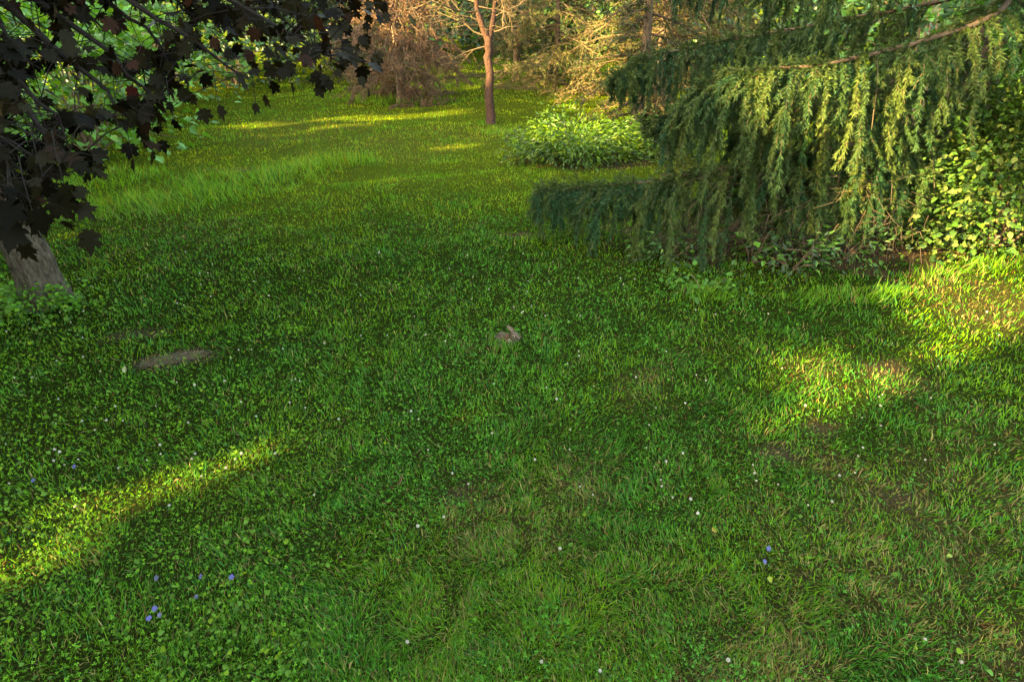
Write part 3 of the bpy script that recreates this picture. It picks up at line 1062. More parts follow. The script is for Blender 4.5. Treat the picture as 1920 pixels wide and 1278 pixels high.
# ---- conifers dead or bare, standing behind
def dead_conifer(name, base, height, r0, label, nb, blen, twig_col, needle_col, dens, trunk_mat, zmin=0.12, side_n=13, droop=0.25, lean=(0, 0)):
    base = np.array(base, float)
    base[2] = Hgt(base[0], base[1]) - 0.05
    t = thing(name, base, label, 'tree')
    hs = np.linspace(0, height, 12)
    P = np.array([base + [lean[0] * h + 0.03 * math.sin(h * 1.7), lean[1] * h, h] for h in hs])
    V, F, C = tube(P, np.linspace(r0, 0.02, 12), 14, (1, 1, 1))
    obj('trunk', mesh('trunk', V - base, F, None, trunk_mat, True), t)
    tubes = []
    S0, S1 = [], []
    for b in range(nb):
        h = zmin + (min(height, 3.2) - zmin) * (b + rng.random()) / nb
        a0 = np.array([np.interp(h, hs, P[:, 0]), np.interp(h, hs, P[:, 1]), base[2] + h])
        ang = rng.random() * 2 * math.pi
        ln = blen * (0.55 + 0.6 * rng.random()) * (1 - 0.12 * h / 3)
        d = nrm(np.array([math.cos(ang), math.sin(ang), 0.05 + 0.1 * rng.normal()]))
        B = [a0]
        st = ln / 9
        for k in range(9):
            d = nrm(d + np.array([0, 0, -droop * 0.22 + (0.05 if k > 5 else 0)]) + rng.normal(0, 0.05, 3))
            B.append(B[-1] + d * st)
        B = np.array(B)
        B[:, 2] = np.maximum(B[:, 2], Hgt(B[:, 0], B[:, 1]) + 0.04)
        tubes.append(tube(B, np.linspace(0.018, 0.004, 10), 4, twig_col * (0.5 + 0.7 * rng.random())))
        for q in range(side_n):
            f = 0.15 + 0.85 * rng.random()
            k = min(int(f * 9), 8)
            a = B[k] + (B[k + 1] - B[k]) * rng.random()
            tn = nrm(B[k + 1] - B[k])
            sd = np.cross(tn, [0, 0, 1]) * (1 if q % 2 else -1)
            dd = nrm(tn * 0.7 + sd * 0.8 + rng.normal(0, 0.25, 3))
            l2 = ln * 0.28 * (1.1 - 0.6 * f) * (0.5 + rng.random())
            m = a + dd * l2 * 0.5 + rng.normal(0, 0.015, 3)
            e = a + dd * l2 + np.array([0, 0, -0.12 * l2])
            tubes.append(tube(np.array([a, m, e]), [0.0075, 0.005, 0.003], 3, twig_col * (0.6 + 0.7 * rng.random())))
            S0 += [a, m]
            S1 += [m, e]
            for w in range(4):
                g = a + (e - a) * rng.random()
                d3 = nrm(dd + rng.normal(0, 0.7, 3))
                e3 = g + d3 * l2 * 0.35 * (0.5 + rng.random())
                tubes.append(tube(np.array([g, e3]), [0.0048, 0.0028], 3, twig_col * (0.6 + 0.8 * rng.random())))
                S0.append(g)
                S1.append(e3)
    V, F, C = join(tubes)
    obj('branches', mesh('branches', V - base, F, C, M_DRY), t, 'stuff')
    if dens > 0:
        S0, S1 = np.array(S0), np.array(S1)
        nc = np.array(needle_col)
        sc_ = nc[rng.integers(0, len(nc), len(S0))]
        V, F, C = needles(S0, S1, dens, 0.04, 0.011, sc_, 0.6, 0.0)
        obj('needles', mesh('needles', V - base, F, C, M_DRYLEAF), t, 'stuff')
    return t


TAN = np.array([0.095, 0.066, 0.033])
BRN = np.array([0.085, 0.056, 0.034])
dead_conifer('dead_spruce', G(752, 192), 5.0, 0.085, 'dead brown spruce of bare drooping twigs on the far lawn', 100, 1.6, BRN, [(0.11, 0.07, 0.04), (0.19, 0.095, 0.055), (0.08, 0.06, 0.028)], 85, M_SPRUCEBARK, 0.1, 13, 0.5)
dead_conifer('golden_spruce', G(1228, 214), 7.0, 0.15, 'tall sunlit conifer with tan bark and golden dry twigs behind the green shrub', 74, 2.1, TAN, [(0.11, 0.10, 0.020), (0.06, 0.09, 0.014), (0.035, 0.06, 0.012), (0.11, 0.072, 0.028)], 85, M_BOUGH, 0.35, 15, 0.3)
dead_conifer('thicket_spruce', G(1040, 168), 5.0, 0.07, 'half dead spruce with pale tangled twigs beside the forked bare tree', 84, 1.8, TAN * 1.15, [(0.12, 0.105, 0.028), (0.075, 0.11, 0.016), (0.05, 0.08, 0.014)], 80, M_BOUGH, 0.15, 15, 0.3)


LIVE = [(0.022, 0.050, 0.014), (0.032, 0.062, 0.014), (0.018, 0.040, 0.012)]
for q_, (x, y, hh, bl, lab) in enumerate([(3.3, 14.0, 6.0, 2.2, 'living dark green conifer standing behind the golden conifer'), (0.1, 16.5, 6.0, 2.0, 'living dark green conifer behind the pale tangled spruce'),
                                          (-3.6, 16.0, 6.0, 2.0, 'living dark green conifer behind the dead brown spruce'), (1.95, 9.3, 3.2, 1.0, 'young green conifer between the golden conifer and the green shrub')]):
    dead_conifer('green_conifer', (x, y, 0), hh, 0.10, lab, 52, bl, np.array([0.05, 0.035, 0.02]), LIVE, 75, M_BOUGH, 0.15, 12, 0.35)


def build_bare_tree():
    base = G(921, 232)
    base[2] -= 0.03
    t = thing('forked_tree', base, 'thin forked tree with reddish bark and bare spidery twigs on the far lawn', 'tree')
    q0 = base - EYE
    T0 = q0[1] * CP - q0[2] * SP
    fork = at(916, 72, T0)
    low = at(918, 150, T0)
    P = spline([base - [0, 0, 0.05], at(919, 200, T0), low, at(916, 100, T0), fork], 14)
    R = np.interp(np.linspace(0, 1, 14), [0, 0.1, 0.3, 1], [0.14, 0.085, 0.072, 0.066])
    P = wobble(P, 0.012)
    V, F, C = tube(P, R * (1 + rng.normal(0, 0.09, 14)), 16, (1, 1, 1))
    V = V + rng.normal(0, 0.004, V.shape)
    obj('trunk', mesh('trunk', V - base, F, None, M_REDBARK, True), t)
    l1 = spline([fork - [0, 0, 0.08], at(899, 35, T0), at(893, 0, T0), at(893, 0, T0) + [0.0, 0.1, 1.2], at(893, 0, T0) + [-0.3, 0.2, 2.6]], 14)
    l2 = spline([fork - [0, 0, 0.08], at(926, 30, T0 + 0.1), at(929, 0, T0 + 0.1), at(929, 0, T0) + [0.25, 0.1, 1.2], at(929, 0, T0) + [0.5, 0.3, 2.8]], 14)
    for l, r in ((l1, 0.055), (l2, 0.048)):
        V, F, C = tube(l, np.linspace(r, 0.02, 14), 12, (1, 1, 1))
        obj('stem', mesh('stem', V - base, F, None, M_REDBARK, True), t)
    tubes = []

    def grow(a, d, ln, r, depth):
        P = [a]
        for k in range(6):
            d = nrm(d + rng.normal(0, 0.14, 3) + np.array([0, 0, -0.03]))
            P.append(P[-1] + d * ln / 6)
        P = np.array(P)
        tubes.append(tube(P, np.linspace(r, r * 0.35, 7), 4 if depth == 0 else 3, TAN * (0.55 + 0.6 * rng.random())))
        if depth < 3:
            for q in range(5 if depth < 2 else 3):
                k = rng.integers(1, 6)
                grow(P[k], nrm(d + rng.normal(0, 0.6, 3)), ln * (0.35 + 0.25 * rng.random()), r * 0.5, depth + 1)
    for px, py, dx, dz, ln in [(908, 88, -1, -0.12, 1.05), (905, 66, -1, 0.15, 0.9), (900, 40, -1, 0.45, 1.0), (897, 20, -0.9, 0.1, 1.1), (930, 30, 1, 0.4, 0.5), (926, 60, 1, 0.35, 0.5), (895, 5, -1, 0.5, 1.2), (929, 5, 0.8, 0.6, 0.6), (915, 118, 0.8, -0.1, 0.35)]:
        grow(at(px, py, T0), nrm(np.array([dx, rng.normal(0, 0.35), dz])), ln, 0.013, 0)
    for s in (l1, l2):
        for k in range(6, 14):
            grow(s[k], nrm(rng.normal(size=3) + [0, 0, 0.5]), 0.9, 0.012, 1)
    V, F, C = join(tubes)
    obj('twigs', mesh('twigs', V - base, F, C, M_DRY), t, 'stuff')


build_bare_tree()


# ---- leafy shrubs
def shrub(name, base, rad, hgt, label, n, size, cols, mat, leaf='oval', parts=0, cat='bush', stems=16, clump=14, group=None, seed_hole=0.0, flat=0.5, sunny=False, zlow=0.05, lobes=None):
    base = np.array(base, float)
    base[2] = Hgt(base[0], base[1]) - 0.02
    t = thing(name, base, label, cat, group)
    rad = np.asarray(rad, float) * np.ones(2)
    nc = max(8, n // clump)
    # leaf clumps sit towards the outside of an uneven mound, on stems that fan up from the foot
    th = rng.random(nc) * 2 * math.pi
    ph = rng.random(nc) ** 0.7
    rr = (0.55 + 0.5 * rng.random(nc)) * (0.78 + 0.45 * vnoise(np.cos(th) * 2 + base[0], ph * 3 + base[1], 0.7, 91))
    z = (zlow + (1 - zlow) * ph) * hgt * (0.75 + 0.4 * rng.random(nc))
    w = np.sqrt(np.clip(1.02 - (z / hgt * 0.9) ** 2, 0.08, 1))
    cc = np.stack([base[0] + np.cos(th) * rr * w * rad[0], base[1] + np.sin(th) * rr * w * rad[1], base[2] + z], -1)
    if lobes:
        lb = np.array(lobes)[rng.integers(0, len(lobes), nc)]
        cc = base + (cc - base) * lb[:, 2:3] * [1, 1, 1] + np.concatenate([lb[:, :2], np.zeros((nc, 1))], 1)
    k = np.repeat(np.arange(nc), clump)
    sp = 0.11 * (rad.mean() + hgt) * 0.5 + size * 1.3
    pos = cc[k] + rng.normal(0, 1, (len(k), 3)) * sp * [1, 1, 0.7]
    gz = Hgt(pos[:, 0], pos[:, 1]) + 0.02
    ok = pos[:, 2] > gz
    if sunny:
        ok &= cut(pos, 0.06)
    pos, k = pos[ok], k[ok]
    m = len(pos)
    outv = nrm((pos - base) * [1, 1, 0.3])
    d = outv + rdir(m) * 0.7
    d[:, 2] -= 0.25
    up = rdir(m, 1.2) + outv * flat
    R = frames(d, up)
    s = size * (0.6 + 0.7 * rng.random(m))
    cols = np.array(cols)
    cl = cols[rng.integers(0, len(cols), nc)][k] * (0.6 + 0.75 * rng.random((m, 1)))
    if leaf == 'oval':
        T, F = oval_leaf()
    elif leaf == 'lance':
        T, F = card_leaf()
        T = T * [0.55, 1, 1]
    else:
        T, F = card_leaf()
    order = np.arange(m)
    if parts:
        q = pos - EYE
        dep = q[:, 1] * CP - q[:, 2] * SP
        px = 960 + FPX * q[:, 0] / dep
        face = -(nrm(pos - base) * nrm(pos - EYE)).sum(1)
        show = s / dep * np.where((px > 0) & (px < 1920), 1, 0) * np.clip(face + 0.5, 0.05, None)
        order = np.argsort(-show)
        from mathutils import Matrix
        var = []
        for j in range(8):
            Tj, Fj = oval_leaf(0.05 + 0.3 * rng.random(), 0.3 * rng.random())
            var.append(mesh('leaf', Tj, Fj, cl[order[j * 5]], mat))
        for j, i in enumerate(order[:parts]):
            o = obj('leaf', var[j % 8], t)
            M = np.eye(4)
            M[:3, :3] = R[i] * s[i]
            M[:3, 3] = pos[i] - base
            o.matrix_local = Matrix(M.tolist())
        order = order[parts:]
    V, FF, C = bake(T, F, pos[order], R[order], s[order], cl[order])
    obj('foliage', mesh('foliage', V - base, FF, C, mat), t, 'stuff')
    tb = []
    for j in range(stems):
        e = cc[rng.integers(0, nc)]
        a = base + [rng.normal(0, 0.06) * rad[0], rng.normal(0, 0.06) * rad[1], -0.02]
        mpt = a * 0.5 + e * 0.5 + np.array([0, 0, 0.12 * hgt])
        tb.append(tube(spline([a, mpt, e], 7), np.linspace(0.012, 0.003, 7) * (0.6 + 0.4 * hgt), 5, np.array([0.13, 0.09, 0.055]) * (0.6 + 0.6 * rng.random())))
    V, F, C = join(tb)
    obj('stems', mesh('stems', V - base, F, C, M_DRY), t, 'stuff')
    return t


VINE = [(0.08, 0.15, 0.022), (0.045, 0.11, 0.018), (0.12, 0.165, 0.04), (0.03, 0.075, 0.015)]
GREEN = [(0.045, 0.14, 0.02), (0.07, 0.18, 0.02), (0.035, 0.10, 0.02)]
BRIGHT = [(0.07, 0.21, 0.018), (0.05, 0.16, 0.016), (0.10, 0.23, 0.016)]
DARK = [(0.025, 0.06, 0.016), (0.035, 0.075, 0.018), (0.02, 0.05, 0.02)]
b = MB + np.array([0.03, -0.13, 0])
shrub('weed_clump', b, (0.30, 0.12), 0.15, 'green weed clump growing round the foot of the maple trunk', 900, 0.03, GREEN + BRIGHT, M_CLOVER, 'oval', 0, stems=12, clump=10, cat='weed')
b = G(1085, 312)
shrub('green_shrub', b + [0, 0.35, 0], (0.62, 0.4), 0.46, 'low bright green leafy shrub beside the spruce boughs at the lawn edge', 8000, 0.06, [(0.075, 0.165, 0.008), (0.05, 0.125, 0.008), (0.105, 0.185, 0.008), (0.022, 0.06, 0.007)], M_LEAF, 'lance', 0, stems=26, clump=34, lobes=[(-0.35, -0.1, 0.62), (-0.1, 0.1, 0.95), (0.35, 0.1, 0.8), (0.75, 0.05, 0.7), (0.1, -0.25, 0.5), (1.1, 0.2, 0.75)])
b = G(1840, 480)
shrub('vine_bush', b + [0.25, 0.25, 0], (0.85, 0.35), 1.15, 'tangled bush of round green leaves, sunlit, beside the weeping spruce', 14000, 0.044, VINE, M_VINE, 'card', 290, stems=24)
shrub('climbing_vine', np.array([3.6, 4.5, 0]), (0.5, 0.4), 2.2, 'leafy vine climbing high among the spruce boughs', 2200, 0.07, GREEN, M_LEAF, 'oval', 40, stems=12)
b = G(1400, 500)
shrub('understory_plant', b + [0.1, 0.15, 0], (0.16, 0.12), 0.34, 'small broad leaved plant in shade under the spruce boughs', 70, 0.065, GREEN, M_LEAF, 'oval', 30, stems=6, clump=6)
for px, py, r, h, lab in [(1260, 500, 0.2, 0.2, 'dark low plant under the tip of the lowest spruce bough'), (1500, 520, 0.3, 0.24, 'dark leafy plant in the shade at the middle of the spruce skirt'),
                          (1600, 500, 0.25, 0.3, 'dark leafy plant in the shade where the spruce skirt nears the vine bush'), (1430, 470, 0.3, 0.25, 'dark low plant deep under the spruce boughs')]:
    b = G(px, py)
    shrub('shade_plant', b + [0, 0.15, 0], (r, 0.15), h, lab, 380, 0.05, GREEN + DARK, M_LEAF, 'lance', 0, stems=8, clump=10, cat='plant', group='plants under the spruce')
b = G(1320, 555)
shrub('leafy_weed', b + [0, 0.08, 0], (0.22, 0.12), 0.13, 'low weed clump at the spruce skirt, on the lawn', 160, 0.04, GREEN, M_CLOVER, 'oval', 20, stems=5, clump=8, cat='weed')

# woodland edge on the left and along the back
wood = [
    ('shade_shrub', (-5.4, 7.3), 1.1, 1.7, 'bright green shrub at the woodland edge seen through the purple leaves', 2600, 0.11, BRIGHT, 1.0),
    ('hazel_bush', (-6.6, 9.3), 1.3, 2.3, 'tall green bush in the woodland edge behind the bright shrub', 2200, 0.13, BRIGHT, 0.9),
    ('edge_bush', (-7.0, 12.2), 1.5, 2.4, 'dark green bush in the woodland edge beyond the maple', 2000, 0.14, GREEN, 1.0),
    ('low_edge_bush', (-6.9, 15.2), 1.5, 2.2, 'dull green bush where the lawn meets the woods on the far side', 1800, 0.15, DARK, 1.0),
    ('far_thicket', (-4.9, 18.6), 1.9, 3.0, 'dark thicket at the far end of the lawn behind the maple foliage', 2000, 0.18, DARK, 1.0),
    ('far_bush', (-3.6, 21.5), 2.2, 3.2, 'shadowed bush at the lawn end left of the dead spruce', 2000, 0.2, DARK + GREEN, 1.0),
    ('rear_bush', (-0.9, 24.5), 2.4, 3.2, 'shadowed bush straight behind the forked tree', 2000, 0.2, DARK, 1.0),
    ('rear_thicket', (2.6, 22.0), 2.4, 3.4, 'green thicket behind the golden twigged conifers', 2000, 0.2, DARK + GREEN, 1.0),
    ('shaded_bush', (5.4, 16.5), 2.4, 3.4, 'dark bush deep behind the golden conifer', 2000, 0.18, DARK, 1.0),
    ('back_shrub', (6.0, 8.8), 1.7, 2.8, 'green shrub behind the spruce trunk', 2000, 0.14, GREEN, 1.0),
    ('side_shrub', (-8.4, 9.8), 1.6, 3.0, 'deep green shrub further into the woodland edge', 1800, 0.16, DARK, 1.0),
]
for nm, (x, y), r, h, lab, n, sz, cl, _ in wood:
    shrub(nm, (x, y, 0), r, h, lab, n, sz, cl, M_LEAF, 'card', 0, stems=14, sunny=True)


def wood_tree(name, x, y, h, r, crown_z0, label, n, leaf, cols, group=None, gaps=True, dead_low=True):
    base = np.array([x, y, Hgt(x, y) - 0.05])
    t = thing(name, base, label, 'tree', group)
    P = np.array([base + [0.06 * math.sin(q * 0.8 + x), 0.06 * math.cos(q * 0.7 + y), q] for q in np.linspace(0, h * 0.9, 12)])
    V, F, C = tube(P, np.linspace(0.09 + 0.012 * h, 0.03, 12), 12, (1, 1, 1))
    obj('trunk', mesh('trunk', V - base, F, None, M_SPRUCEBARK, True), t)
    segs = []
    an = []
    for k in range(34):
        q = crown_z0 + (h - crown_z0) * (k + rng.random()) / 34
        a = np.array([np.interp(q, P[:, 2] - base[2], P[:, 0]), np.interp(q, P[:, 2] - base[2], P[:, 1]), base[2] + q])
        f = (q - crown_z0) / (h - crown_z0)
        rad = r * math.sqrt(max(0.12, 1 - (f * 1.25 - 0.4) ** 2)) * (0.75 + 0.4 * rng.random())
        ang = k * 2.4 + rng.normal(0, 0.3)
        e = a + np.array([math.cos(ang) * rad, math.sin(ang) * rad, 0.25 * rad * rng.normal()])
        B = spline([a, (a + e) / 2 + [0, 0, 0.15 * rad], e], 7)
        if not gaps or in_gap(B).max() < 0.9:
            segs.append((wobble(B, 0.03), 0.03, 0.006))
        an += list(B[2:])
    V, F, C = wood_branches(segs, 5, 4)
    obj('limbs', mesh('limbs', V - base, F, None, M_SPRUCEBARK, True), t, 'stuff')
    an = np.array(an)
    k = rng.integers(0, len(an), n)
    pos = an[k] + rng.normal(0, 1, (n, 3)) * [0.34 * r * 0.6, 0.34 * r * 0.6, 0.4]
    ok = pos[:, 2] > Hgt(pos[:, 0], pos[:, 1]) + 0.1
    if gaps:
        ok &= cut(pos, 0.06)
    pos = pos[ok]
    m = len(pos)
    R = frames(rdir(m, -0.2), rdir(m, 0.4))
    s = leaf * (0.7 + 0.6 * rng.random(m))
    cols = np.array(cols)
    c = cols[rng.integers(0, len(cols), m)] * (0.6 + 0.7 * rng.random((m, 1)))
    T, F = card_leaf()
    V, F, C = bake(T * [1.3, 1, 1], F, pos, R, s, c)
    obj('crown', mesh('crown', V - base, F, C, M_LEAF), t, 'stuff')


# unseen trees added sunward to shade the lawn, crowns cut open for sunbeams
rng = np.random.default_rng(5)
ctr = np.array([-8.6, -1.0])
for k, s in enumerate(np.arange(-10.5, 8, 2.6)):
    p = ctr + SA[:2] * s + SUN_AZ * (0.8 if k % 2 else -0.8)
    wood_tree('added_shade_tree', p[0], p[1], 9.5 + rng.random(), 2.3, 0.3, 'unseen tall leafy tree added to shade the lawn', 16000, 0.21, GREEN, 'unseen trees added to shade the lawn')
# woods closing the view at the far end
for x, y, lab in [(-9.5, 17, 'dark woodland tree far beyond the maple foliage'), (-6.5, 23, 'dark woodland tree behind the far thicket'), (-2.0, 28, 'tall woodland tree behind the dead spruce'),
                  (2.0, 28, 'tall woodland tree behind the forked tree'), (6.5, 24, 'tall woodland tree behind the golden conifers'), (9.5, 15, 'woodland tree behind the weeping spruce')]:
    wood_tree('woodland_tree', x, y, 8.0, 3.2, 0.3, lab, 3600, 0.34, DARK, 'woodland trees at the far end')

# ------------------------------------------------------------------ soil and rabbit
def build_soil_mound():
    p = BAREG[0][0]
    ra, rb, ang = 0.165, 0.05, 0.42
    n, m = 40, 14
    V = [(0, 0, 0.006)]
    ca, sa = math.cos(ang), math.sin(ang)
    for j in range(1, m + 1):
        f = j / m
        for k in range(n):
            a = k * 2 * math.pi / n
            e = 1 + 0.5 * (vnoise(math.cos(a) * 2, math.sin(a) * 2, 0.4, 95) - 0.5) * 2
            x, y = math.cos(a) * ra * f * e, math.sin(a) * rb * f * e
            z = 0.003 * (1 - f * f) + (rng.random() ** 2 * 0.014 - 0.005 if j < m else -0.02)
            V.append((x * ca - y * sa, x * sa + y * ca, z))
    V = np.array(V)
    V[:, 2] += Hgt(p[0] + V[:, 0], p[1] + V[:, 1]) - p[2] - 0.007
    F = [(0, 1 + k, 1 + (k + 1) % n) for k in range(n)]
    for j in range(m - 1):
        o = 1 + j * n
        for k in range(n):
            a, b2 = o + k, o + (k + 1) % n
            F += [(a, a + n, b2 + n), (a, b2 + n, b2)]
    t = thing('soil_mound', p, 'grey brown bare soil mound matted with dead grass on the lawn near the maple', 'soil mound')
    obj('earth', mesh('earth', V, np.array(F), None, M_SOIL, False), t)
    pc = []
    for k in range(110):
        a, f = rng.random() * 2 * math.pi, math.sqrt(rng.random())
        x, y = math.cos(a) * ra * f * 1.1, math.sin(a) * rb * f * 1.15
        x, y = x * ca - y * sa, x * sa + y * ca
        r = 0.003 + 0.007 * rng.random() ** 2
        O = np.array([(1, 0, 0), (-1, 0, 0), (0, 1, 0), (0, -1, 0), (0, 0, 1), (0, 0, -1)]) * r * (0.6 + 0.7 * rng.random((6, 1)))
        FO = np.array([(0, 2, 4), (2, 1, 4), (1, 3, 4), (3, 0, 4), (2, 0, 5), (1, 2, 5), (3, 1, 5), (0, 3, 5)])
        pc.append((O + [x, y, Hgt(p[0] + x, p[1] + y) - p[2] - 0.003], FO, (0, 0, 0)))
    V, FF, C = join(pc)
    obj('clods', mesh('clods', V, FF, None, M_SOIL, False), t, 'stuff')
    q = 900
    a = rng.random(q) * 2 * math.pi
    f = np.sqrt(rng.random(q)) * 0.97
    x, y = np.cos(a) * ra * f, np.sin(a) * rb * f
    x, y = x * ca - y * sa, x * sa + y * ca
    b0 = np.stack([x, y, Hgt(p[0] + x, p[1] + y) - p[2] + 0.004 * (1 - f * f) - 0.002], -1)
    d = rdir(q) * [1, 1, 0.25] + [0.5, 0.2, 0]
    w = nrm(np.cross(d, [0, 0, 1])) * 0.0018
    e = b0 + nrm(d) * (0.02 + 0.04 * rng.random((q, 1)))
    V = np.stack([b0 - w, b0 + w, e], 1).reshape(-1, 3)
    c = np.array([0.15, 0.115, 0.07]) * (0.4 + rng.random((q, 1)))
    obj('dead_grass', mesh('dead_grass', V, np.arange(3 * q).reshape(-1, 3), np.repeat(c, 3, 0), M_GRASS), t, 'stuff')


build_soil_mound()


def build_rabbit():
    p = G(951, 644)
    gz = Hgt(p[0], p[1])
    ang = -0.62                       # nose to the right, a little towards the camera
    t = thing('rabbit', (p[0], p[1], gz - 0.012), 'small brown rabbit crouching in the grass with ears laid back', 'rabbit')
    t.rotation_euler = (0, 0, ang)
    t.scale = (0.82, 0.82, 0.82)
    bm = bmesh.new()
    from mathutils import Matrix

    HP = np.array([0.040, 0.0, 0.086])
    HS = 1.32

    def hp(c):
        return tuple(HP + (np.array(c) - HP) * HS)

    def ball(c, r, rot=(0, 0, 0)):
        if c[2] > 0.081:
            c, r = hp(c), tuple(q * HS for q in r)
        from mathutils import Euler
        M = Matrix.Translation(c) @ Euler(rot).to_matrix().to_4x4() @ Matrix.Diagonal((*r, 1))
        bmesh.ops.create_icosphere(bm, subdivisions=3, radius=1, matrix=M)
    # x forward, z up, metres: a young cottontail
    ball((-0.038, 0, 0.046), (0.050, 0.043, 0.045))                 # rump
    ball((-0.015, 0, 0.052), (0.050, 0.036, 0.042))                 # back
    ball((0.022, 0, 0.055), (0.034, 0.029, 0.038))                  # chest
    ball((0.036, 0, 0.078), (0.024, 0.021, 0.028), (0, 0.5, 0))     # neck
    ball((0.052, 0, 0.100), (0.027, 0.0205, 0.0225))                # skull
    ball((0.072, 0, 0.094), (0.019, 0.0145, 0.0145), (0, 0.3, 0))   # muzzle
    ball((0.066, 0, 0.083), (0.016, 0.013, 0.010))                  # chin
    for s in (-1, 1):
        ball((-0.050, s * 0.034, 0.036), (0.036, 0.016, 0.032), (0, -0.3, 0))   # thigh
        ball((-0.022, s * 0.040, 0.009), (0.034, 0.011, 0.009))     # hind foot
        ball((0.030, s * 0.017, 0.030), (0.011, 0.010, 0.028))      # foreleg
        ball((0.040, s * 0.017, 0.006), (0.016, 0.008, 0.007))      # forepaw
        ball((0.060, s * 0.014, 0.092), (0.015, 0.011, 0.012))      # cheek
    ball((-0.088, 0, 0.036), (0.014, 0.015, 0.015))                 # tail
    me = bpy.data.meshes.new('body')
    bm.to_mesh(me)
    bm.free()
    tmp = bpy.data.objects.new('body', me)
    COL.objects.link(tmp)
    r = tmp.modifiers.new('r', 'REMESH')
    r.mode = 'VOXEL'
    r.voxel_size = 0.0034
    sm = tmp.modifiers.new('s', 'SMOOTH')
    sm.iterations = 6
    sm.factor = 0.5
    dg = bpy.context.evaluated_depsgraph_get()
    ev = bpy.data.meshes.new_from_object(tmp.evaluated_get(dg))
    bpy.data.objects.remove(tmp)
    n = len(ev.vertices)
    co = np.empty(n * 3, np.float32)
    ev.vertices.foreach_get('co', co)
    co = co.reshape(-1, 3)
    nv = np.empty(n * 3, np.float32)
    ev.vertex_normals.foreach_get('vector', nv)
    nv = nv.reshape(-1, 3)
    x, y, z = co.T
    brown = np.array([0.068, 0.053, 0.034])
    pale = np.array([0.26, 0.22, 0.17])
    rust = np.array([0.10, 0.056, 0.028])
    k = sstep(0.3, 0.8, fbm(x * 40 + z * 23, y * 40 + z * 17, 0.7, 97))[:, None]
    col = brown * (0.65 + 0.6 * k)
    belly = sstep(0.02, 0.0, z - 0.012)[:, None] + sstep(0.012, 0.0, np.hypot(x - 0.036, z - 0.066) - 0.008)[:, None]
    col = col * (1 - np.clip(belly, 0, 1)) + np.clip(belly, 0, 1) * pale
    nape = 0.7 * sstep(0.03, 0.005, np.hypot(x - 0.015, z - 0.088))[:, None]
    col = col * (1 - nape) + nape * rust
    chin = 0.7 * (sstep(0.086, 0.076, z) * sstep(0.05, 0.062, x))[:, None]
    col = col * (1 - chin) + chin * pale * 1.2
    ec_ = hp((0.062, 0, 0.1045))
    ring = 0.55 * sstep(0.012, 0.008, np.hypot(x - ec_[0], z - ec_[2]))[:, None]
    col = col * (1 - ring) + ring * np.array([0.30, 0.22, 0.13])
    tail = sstep(-0.091, -0.098, x)[:, None]
    col = col * (1 - tail) + tail * np.array([0.6, 0.56, 0.5])
    c4 = np.ones((n, 4), np.float32)
    c4[:, :3] = col
    a = ev.color_attributes.new('Col', 'FLOAT_COLOR', 'POINT')
    a.data.foreach_set('color', c4.ravel())
    ev.materials.clear()
    ev.materials.append(M_FUR)
    for pl in ev.polygons:
        pl.use_smooth = True
    body = obj('body', ev, t)
    # short fur
    q = 5200
    i = rng.integers(0, n, q)
    b0 = co[i]
    lay = np.array([-0.9, 0, -0.25])
    d = nrm(nv[i] * 0.55 + lay + rng.normal(0, 0.25, (q, 3)))
    w = nrm(np.cross(d, rng.normal(size=(q, 3)))) * 0.0006
    e = b0 + d * (0.004 + 0.005 * rng.random((q, 1)))
    V = np.stack([b0 - w, b0 + w, e], 1).reshape(-1, 3)
    fc = col[i] * (0.7 + 0.55 * rng.random((q, 1)))
    obj('fur', mesh('fur', V, np.arange(3 * q).reshape(-1, 3), np.repeat(fc, 3, 0), M_FUR), t, 'stuff')
    # ears: hollow spoon shapes laid back over the shoulders
    for s in (-1, 1):
        N, K = 9, 7
        V = []
        for j in range(N):
            f = j / (N - 1)
            wdt = 0.0115 * math.sin(math.pi * min(1, 0.16 + 0.84 * f)) ** 0.7 * (1 if f < 0.98 else 0.3)
            for kk in range(K):
                g = (kk / (K - 1) - 0.5) * 2
                V.append((-f * 0.052 + 0.0, g * wdt, 0.006 * g * g * (1 - 0.4 * f) + 0.012 * f))
        V = np.array(V)
        Vb = V + [0, 0, -0.0016]
        F = []
        for j in range(N - 1):
            for kk in range(K - 1):
                o = j * K + kk
                F.append((o, o + 1, o + K + 1, o + K))
                F.append((o + N * K, o + K + N * K, o + K + 1 + N * K, o + 1 + N * K))
        for j in range(N - 1):
            for kk in (0, K - 1):
                o = j * K + kk
                F.append((o, o + K, o + K + N * K, o + N * K))
        A = np.vstack([V, Vb])
        th = s * 0.75
        Rx = np.array([[1, 0, 0], [0, math.cos(th), -math.sin(th)], [0, math.sin(th), math.cos(th)]])
        Ry = np.array([[math.cos(0.35), 0, math.sin(0.35)], [0, 1, 0], [-math.sin(0.35), 0, math.cos(0.35)]])
        A = ((A * 1.15) @ Rx.T) @ Ry.T + hp((0.045, s * 0.011, 0.117))
        ec = np.vstack([np.tile([0.115, 0.088, 0.058], (len(V), 1)), np.tile([0.085, 0.066, 0.042], (len(V), 1))])
        obj('ear', mesh('ear', A, np.array(F), ec, M_FUR, True), t)
        bmE = bmesh.new()
        bmesh.ops.create_icosphere(bmE, subdivisions=2, radius=0.0074, matrix=Matrix.Translation(hp((0.062, s * 0.0200, 0.1045))))
        em = bpy.data.meshes.new('eye')
        bmE.to_mesh(em)
        bmE.free()
        em.materials.append(M_EYE)
        for pl in em.polygons:
            pl.use_smooth = True
        obj('eye', em, t)
    bmN = bmesh.new()
    bmesh.ops.create_icosphere(bmN, subdivisions=2, radius=1, matrix=Matrix.Translation(hp((0.089, 0, 0.093))) @ Matrix.Diagonal((0.0035, 0.0045, 0.003, 1)))
